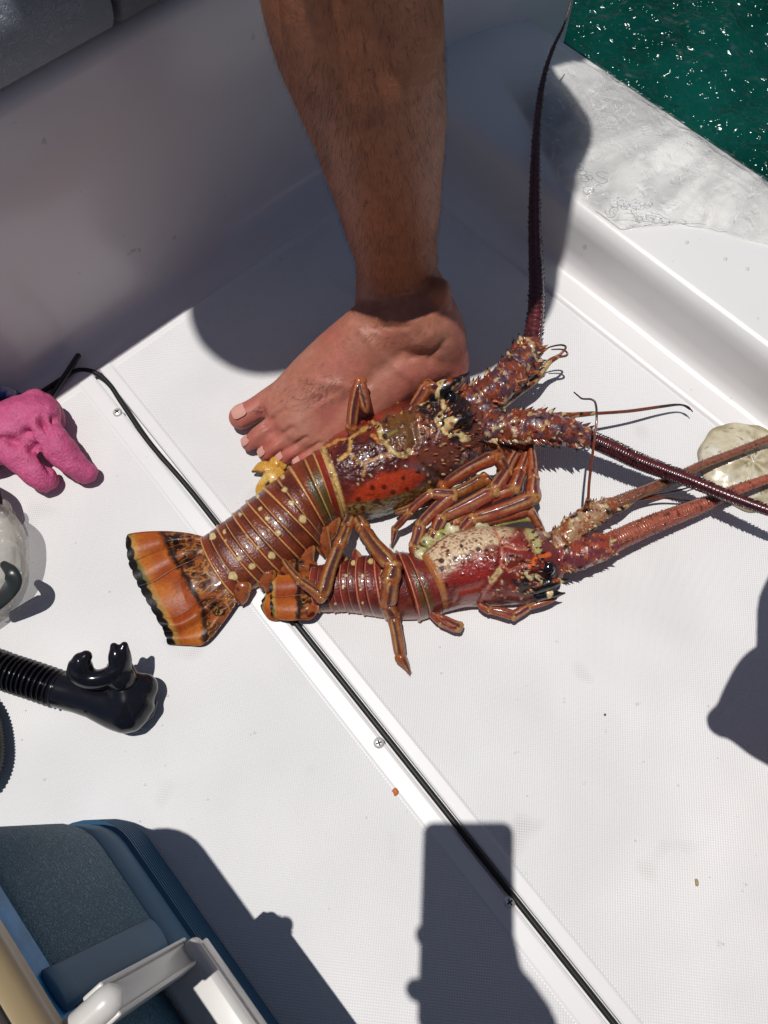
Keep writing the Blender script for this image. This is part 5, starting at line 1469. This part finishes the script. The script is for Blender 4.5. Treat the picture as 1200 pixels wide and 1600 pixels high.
antennule(big, [(825, 655, .046), (855, 651, .044), (890, 649, .040), (928, 646, .034)], [[(926, 646, .034), (980, 642, .026), (1030, 635, .018), (1058, 632, .015), (1074, 635, .014), (1082, 643, .013)], [(926, 647, .034), (985, 643, .024), (1035, 636, .016), (1064, 633, .014), (1078, 640, .013)]], np.array([.0042, .0038, .0030, .0022]), 12)

# walking legs of the larger lobster
LP = (lin(176, 96, 50), lin(84, 48, 56), lin(214, 170, 104), lin(176, 96, 46))
LP2 = (lin(180, 78, 44), lin(92, 46, 54), lin(216, 160, 104), lin(188, 106, 56))
leg_mesh(big, [(548, 812, .022), (541, 826, .026), (530, 852, .036), (503, 932, .034), (470, 908, .030), (442, 874, .024)], [.0078, .0068, .0068, .0078, .0052, .0030], LP, 1)
leg_mesh(big, [(560, 812, .022), (568, 826, .030), (614, 884, .048), (610, 905, .046), (606, 945, .030), (614, 962, .022), (626, 1028, .010), (640, 1052, .004)], [.0080, .0078, .0092, .0100, .0086, .0070, .0056, .0011], LP, 2, 1.0)
leg_mesh(big, [(560, 700, .03), (549, 668, .060), (563, 596, .082), (572, 640, .072)], [.006, .0066, .0068, .0058], LP2, 3)
leg_mesh(big, [(650, 650, .03), (644, 640, .052), (668, 603, .066), (690, 615, .058)], [.006, .0072, .0085, .006], LP2, 4)
leg_mesh(big, [(690, 762, .022), (692, 760, .034), (776, 713, .050), (786, 730, .038), (780, 752, .02)], [.0060, .0066, .0084, .0066, .004], LP2, 5)
leg_mesh(big, [(668, 775, .018), (700, 776, .028), (755, 748, .036), (772, 760, .030)], [.006, .0068, .0078, .0052], LP, 6)
leg_mesh(big, [(620, 800, .016), (650, 790, .02), (716, 772, .024), (740, 760, .02)], [.004, .005, .006, .004], LP, 7)
leg_mesh(big, [(775, 690, .03), (830, 700, .030), (823, 722, .028), (808, 748, .026), (806, 770, .022)], [.0070, .0050, .0060, .0084, .0066], LP2, 8)
leg_mesh(big, [(800, 690, .032), (828, 690, .034), (832, 752, .032), (836, 780, .028)], [.006, .0046, .0066, .0076], LP2, 9)
leg_mesh(big, [(745, 690, .03), (806, 708, .028), (791, 740, .028), (775, 775, .024)], [.006, .0060, .0080, .0060], LP2, 10)

# yellow swimmeret showing beside the toes
mb = MB()
for pts, ra in (([W(440, 755, .006), W(428, 738, .012), W(410, 730, .012), W(394, 737, .008)], [.006, .0075, .0065, .0012]), ([W(438, 735, .012), W(425, 745, .014), W(410, 762, .008), W(404, 775, .005)], [.006, .0078, .0066, .003]), ([W(445, 728, .01), W(432, 722, .014), W(420, 735, .010)], [.004, .0066, .004])):
    V, f, s, an = tube(pts, ra, np.array(ra) * .45, n=16, rings=30); C = np.tile(np.array(lin(222, 164, 66)), (len(V), 1)); q = proj(V)
    C = mixc(C, lin(236, 196, 110), sstep(.5, .75, noise(V, 120, 4))); C = blob(C, q, [(386, 735), (414, 737), (402, 752)], BLACK, 1.5); C = blob(C, q, [(412, 758), (420, 748), (424, 765)], BLACK, 1.5); mb.add(V, f, C)
mb.build('swimmeret', M_shell, big)

# ---------------------------------------------------------------- the smaller lobster
sm = empty('spiny_lobster', W(690, 920, 0))
tag(sm, 'smaller red spiny lobster with cream speckled flank, tucked below the larger one', 'lobster', 'caught spiny lobsters')
SB = lin(122, 44, 38)
ch2 = [((650, 864), (694, 960)), ((622, 862), (656, 970)), ((591, 866), (606, 968)), ((565, 868), (570, 961)), ((541, 872), (545, 957)), ((518, 878), (524, 957)), ((494, 884), (500, 957))]
hs2 = [.036, .034, .032, .030, .027, .024, .018]
sp2 = {1: [(600, 893, 4.2), (598, 925, 1.8), (615, 930, 1.6)], 2: [(580, 877, 4), (566, 899, 2.8), (563, 921, 2.2), (566, 943, 2)], 3: [(552, 880, 4), (541, 899, 2.2), (536, 917, 2)], 4: [(528, 882, 3.4), (524, 903, 2), (524, 943, 2)], 5: [(508, 890, 3)]}
for i in range(5, -1, -1):
    seg_body(i, ch2, hs2, sm, SB, lin(210, 122, 92), sp2, .0060 if i > 0 else .0, 140 + i, olive=(.7 if i == 0 else None), pleura=(i in (1, 2, 3, 4)) and False)
for (x, y) in ((531, 870), (551, 864), (577, 864), (603, 864), (628, 862)):
    pass
mbp = MB()
for (x, y) in ((515, 880), (534, 870), (556, 865), (584, 866), (610, 866)):
    V, f, s, an = tube([W(x + 5, y + 14, .020), W(x + 1, y + 3, .020), W(x - 2, y - 8, .016)], [.0060, .0044, .0007], n=12, rings=16); C = np.tile(np.array(lin(140, 52, 40)), (len(V), 1)); C = mixc(C, lin(206, 160, 110), (np.cos(an) > .5) * .7); mbp.add(V, f, C)
mbp.build('side_spines', M_shell, sm)
ribs2 = [[(428, 866), (436, 866), (455, 868), (475, 872), (496, 880)], [(424, 898), (440, 897), (460, 896), (480, 895), (498, 898)], [(424, 932), (440, 932), (460, 930), (482, 928), (499, 924)], [(425, 962), (440, 967), (462, 968), (486, 966), (500, 950)]]
fan(sm, ribs2, [(422, 860), (419, 900), (418, 930), (419, 968)], [(455, 860), (462, 900), (463, 932), (463, 975), (520, 975), (520, 860)], .010, 160, margin=7)
fan(sm, [[(414, 930), (418, 925), (424, 922), (430, 922), (436, 925)], [(408, 950), (413, 958), (420, 966), (430, 968), (440, 966)]], [(412, 920), (402, 950), (410, 968)], [(600, 900), (601, 960), (602, 900), (601, 910)], .0005, 170, margin=5)
st = [(652, 867, 691, 958, .040, .007), (680, 843, 722, 951, .045, .008), (716, 828, 754, 947, .047, .008), (758, 823, 790, 945, .047, .009), (800, 824, 826, 942, .044, .010), (835, 829, 852, 930, .036, .012), (862, 846, 872, 914, .024, .014)]
V, f, s, a, top, nr = fitbody(st, 160, 130, .80, bow=.003)
q = proj(V); nz = noise(V, 40, 170, 3)
C = np.tile(np.array(lin(150, 52, 42)), (len(V), 1)); C = mixc(C, lin(118, 42, 36), sstep(.5, .7, nz))
cr_ = poly_w(q + 3 * (noise(V, 60, 171)[:, None] - .5), [(640, 880), (690, 826), (745, 814), (800, 816), (800, 834), (772, 848), (756, 862), (740, 872), (706, 888), (688, 900), (678, 912), (672, 926)], 11)
C = mixc(C, lin(234, 206, 168), cr_)
sk = noise(V, 650, 172, 1); C = mixc(C, lin(126, 56, 40), cr_ * sstep(.60, .67, sk) * sstep(.97, .6, cr_ * .4 + .3) ) 
C = mixc(C, lin(150, 66, 46), poly_w(q, [(668, 858), (700, 836), (740, 826), (758, 830), (735, 838), (700, 852), (680, 864)], 3) * sstep(.52, .6, sk) * .9)
C = stroke(C, q, [(654, 872), (680, 850), (705, 834), (735, 826)], .9, lin(80, 60, 36), .8, .8)
C = blob(C, q, [(700, 900), (720, 876), (760, 858), (778, 870), (770, 900), (745, 918), (715, 925)], lin(158, 40, 34), 9, .75)
C = blob(C, q, [(690, 915), (715, 915), (722, 935), (700, 950)], lin(92, 30, 30), 4, .6)
for (x, y, r) in ((690, 876, 4.4), (712, 874, 4.6), (731, 870, 4), (747, 858, 4), (689, 889, 4.4), (684, 902, 4.4), (696, 915, 4.2), (670, 876, 3), (660, 876, 2.6), (700, 860, 2.6), (721, 854, 3), (744, 845, 2.2), (760, 860, 3.6)): C = dot_(C, q, x, y, r, lin(70, 16, 18), .95)
for pl_, w, col in (([(772, 826), (785, 850), (783, 880), (775, 905), (758, 925), (752, 942)], 2.2, lin(206, 118, 92)), ([(785, 850), (810, 858), (826, 858), (828, 846), (820, 830)], 2.0, lin(214, 138, 104)), ([(783, 880), (795, 892), (820, 880)], 1.8, lin(196, 100, 74)), ([(718, 925), (745, 918), (757, 910)], 1.8, lin(186, 92, 66)), ([(695, 945), (712, 940), (718, 925)], 1.6, lin(180, 92, 70))):
    C = stroke(C, q, pl_, w, col, 1.6, .9, 1.6, 6); V = V - nr * (.0012 * np.exp(-(seg_dist(q, pl_) / 5) ** 2) * top)[:, None]
C = stroke(C, q, [(768, 908), (776, 898), (780, 892)], 4.5, lin(226, 196, 140), 1.5); C = dot_(C, q, 776, 846, 4.5, lin(232, 214, 170)); C = stroke(C, q, [(828, 828), (838, 845), (840, 858)], 7, lin(196, 188, 124), 3)
C = blob(C, q, [(800, 905), (826, 892), (872, 880), (880, 915), (855, 935), (812, 930)], BLACK, 5, .93, 5, 20)
C = blob(C, q, [(845, 830), (875, 830), (880, 865), (850, 868)], lin(120, 50, 54), 5, .8, 4, 22)
for pl_, w in (([(822, 896), (830, 904)], 3.6), ([(838, 900), (850, 908), (860, 908)], 2.6), ([(848, 926), (858, 920)], 2.8), ([(838, 926), (846, 928)], 2)): C = stroke(C, q, pl_, w, lin(222, 206, 160), 1.3, 1, 1.8, 17)
C = stroke(C, q, [(829, 884), (838, 872), (858, 866)], 3.6, lin(226, 104, 40), 1.3)
C = mixc(C, lin(190, 120, 70), sstep(.05, .02, s) * top)
V = V + nr * (((noise(V, 95, 175, 3) - .5) * .0022) * top)[:, None]
pts = [(x, y) for x, y in zip(r5.uniform(745, 850, 120), r5.uniform(832, 935, 120))]
V, C = tubercles(V, nr, C, q, top, pts[:44], .0016, 2.2, lin(222, 176, 120), None)
V, C = tubercles(V, nr, C, q, top, [(x, y) for x, y in zip(r5.uniform(700, 780, 40), r5.uniform(860, 930, 40))], .0008, 1.8, None, lin(110, 26, 26))
mk('carapace', V, f, M_shell, sm, C)
axs = W(870, 870, 0) - W(690, 900, 0); axs /= np.linalg.norm(axs)
shell_spines(sm, V, nr, top, q, [(x, y) for x, y in zip(r5.normal(838, 16, 60), r5.normal(885, 28, 60))] + [(x, y) for x, y in zip(r5.uniform(770, 850, 40), r5.uniform(835, 935, 40))], axs, .0040, 5)
horn(sm, [W(838, 916, .034), W(860, 911, .040), W(889, 905, .042)], [.0070, .0050, .0005], 180)
horn(sm, [W(840, 930, .024), W(860, 928, .030), W(882, 926, .030)], [.0060, .0040, .0005], 184)
eye(sm, W(853, 887, .040), .0075, 13, (.3, -.3, .9))
PAL2 = (lin(124, 58, 66), lin(168, 74, 50), lin(222, 196, 140), lin(190, 110, 66)); PAL3 = (lin(184, 144, 110), lin(160, 90, 56), lin(220, 202, 150), lin(120, 60, 50))
mb = MB(); spiny(mb, [W(838, 850, .028), W(870, 852, .030), W(895, 826, .032), W(930, 803, .030), W(962, 786, .030)], np.array([.0120, .0115, .0112, .0105, .0065]), [.011, .011, .011, .010, .0065], 190, PAL3, 44, .0055); mb.build('antenna_base', M_shell, sm)
mb = MB(); spiny(mb, [W(846, 872, .026), W(880, 872, .030), (W(920, 862, .032)), W(962, 846, .030)], np.array([.0125, .0130, .0130, .0098]), [.012, .013, .013, .0095], 194, PAL2, 50, .0060); mb.build('antenna_base', M_shell, sm)
flagellum('antenna', sm, [W(956, 789, .030), W(985, 776, .028), W(1020, 762, .024), W(1060, 744, .020), W(1100, 725, .020), W(1150, 706, .022), W(1200, 686, .025), W(1260, 662, .03)], np.array([.0062, .0054, .0050, .0044, .0040, .0038, .0036, .003]), 15, lin(176, 124, 86), lin(150, 84, 70), 60, .0022)
flagellum('antenna', sm, [W(952, 850, .030), W(990, 832, .028), W(1030, 815, .025), W(1070, 800, .022), W(1110, 784, .022), W(1150, 766, .024), W(1200, 748, .026), W(1260, 725, .03)], np.array([.0096, .0092, .0086, .0078, .0066, .0052, .0042, .003]), 16, lin(176, 86, 66), lin(196, 110, 84), 70, .0026)
antennule(sm, [(905, 800, .036), (914, 798, .040), (919, 780, .050)], [[(919, 782, .050), (921, 750, .062), (927, 700, .078), (932, 660, .086), (931, 632, .088), (924, 624, .088), (910, 623, .086), (903, 618, .085), (897, 613, .084)]], np.array([.003, .0028, .0022]), 30)
antennule(sm, [(955, 800, .030), (975, 792, .028), (990, 782, .024)], [[(985, 784, .024), (1020, 774, .016), (1060, 766, .010), (1088, 758, .008)], [(985, 782, .024), (1030, 778, .014), (1075, 782, .009), (1105, 782, .008)]], np.array([.0034, .0028, .0018]), 34)

# legs of the smaller lobster
RP = (lin(184, 84, 58), lin(104, 50, 62), lin(222, 176, 124), lin(204, 146, 84)); GP = (lin(190, 180, 100), lin(150, 90, 70), lin(224, 214, 150), lin(180, 170, 90))
leg_mesh(sm, [(650, 872, .020), (648, 852, .026), (657, 820, .034), (708, 774, .046), (674, 771, .048), (640, 800, .036), (617, 826, .016), (612, 853, .005)], [.0062, .0068, .0066, .0076, .0056, .0046, .0036, .0009], RP, 21)
leg_mesh(sm, [(672, 852, .022), (680, 828, .032), (690, 808, .038), (770, 768, .046), (791, 738, .036), (806, 708, .028)], [.0062, .0064, .0070, .0084, .0070, .0058], RP, 22)
leg_mesh(sm, [(720, 830, .030), (738, 810, .036), (832, 778, .042), (834, 750, .036), (830, 712, .026)], [.0060, .0066, .0090, .0066, .0052], RP, 23)
leg_mesh(sm, [(700, 832, .026), (712, 812, .034), (802, 764, .040), (812, 738, .034), (824, 705, .026)], [.0056, .0058, .0076, .0070, .0052], RP, 24)
leg_mesh(sm, [(745, 828, .022), (752, 815, .030), (826, 796, .034), (842, 822, .020), (850, 840, .016)], [.0050, .0046, .0060, .0050, .004], RP, 25)
leg_mesh(sm, [(770, 826, .020), (778, 818, .026), (838, 808, .026)], [.0050, .0040, .0046], GP, 26)
for k, (x, y) in enumerate(((660, 868), (668, 850), (686, 838), (706, 828), (728, 822), (750, 818))):
    mb = MB(); V, f, s, an = tube([W(x + 6, y + 8, .020), W(x, y, .028), W(x - 4, y - 8, .026)], [.0074, .0078, .0056], n=16, rings=16)
    C = np.tile(np.array(lin(176, 172, 92)), (len(V), 1)); C = mixc(C, lin(226, 218, 176), sstep(.45, .6, noise(V, 120, k))); C = mixc(C, lin(70, 28, 22), sstep(.68, .72, noise(V, 160, k + 5))); mb.add(V, f, C); mb.build('leg_base', M_shell, sm)
leg_mesh(sm, [(665, 950, .012), (690, 972, .012), (717, 980, .014), (684, 962, .020)], [.0050, .0052, .0062, .0030], RP, 27)
leg_mesh(sm, [(750, 944, .012), (764, 953, .014), (802, 962, .014), (826, 948, .016), (868, 934, .020)], [.0050, .0050, .0058, .0042, .0030], RP, 28)
leg_mesh(sm, [(668, 878, .016), (640, 872, .014), (632, 866, .010)], [.004, .005, .003], RP, 29)
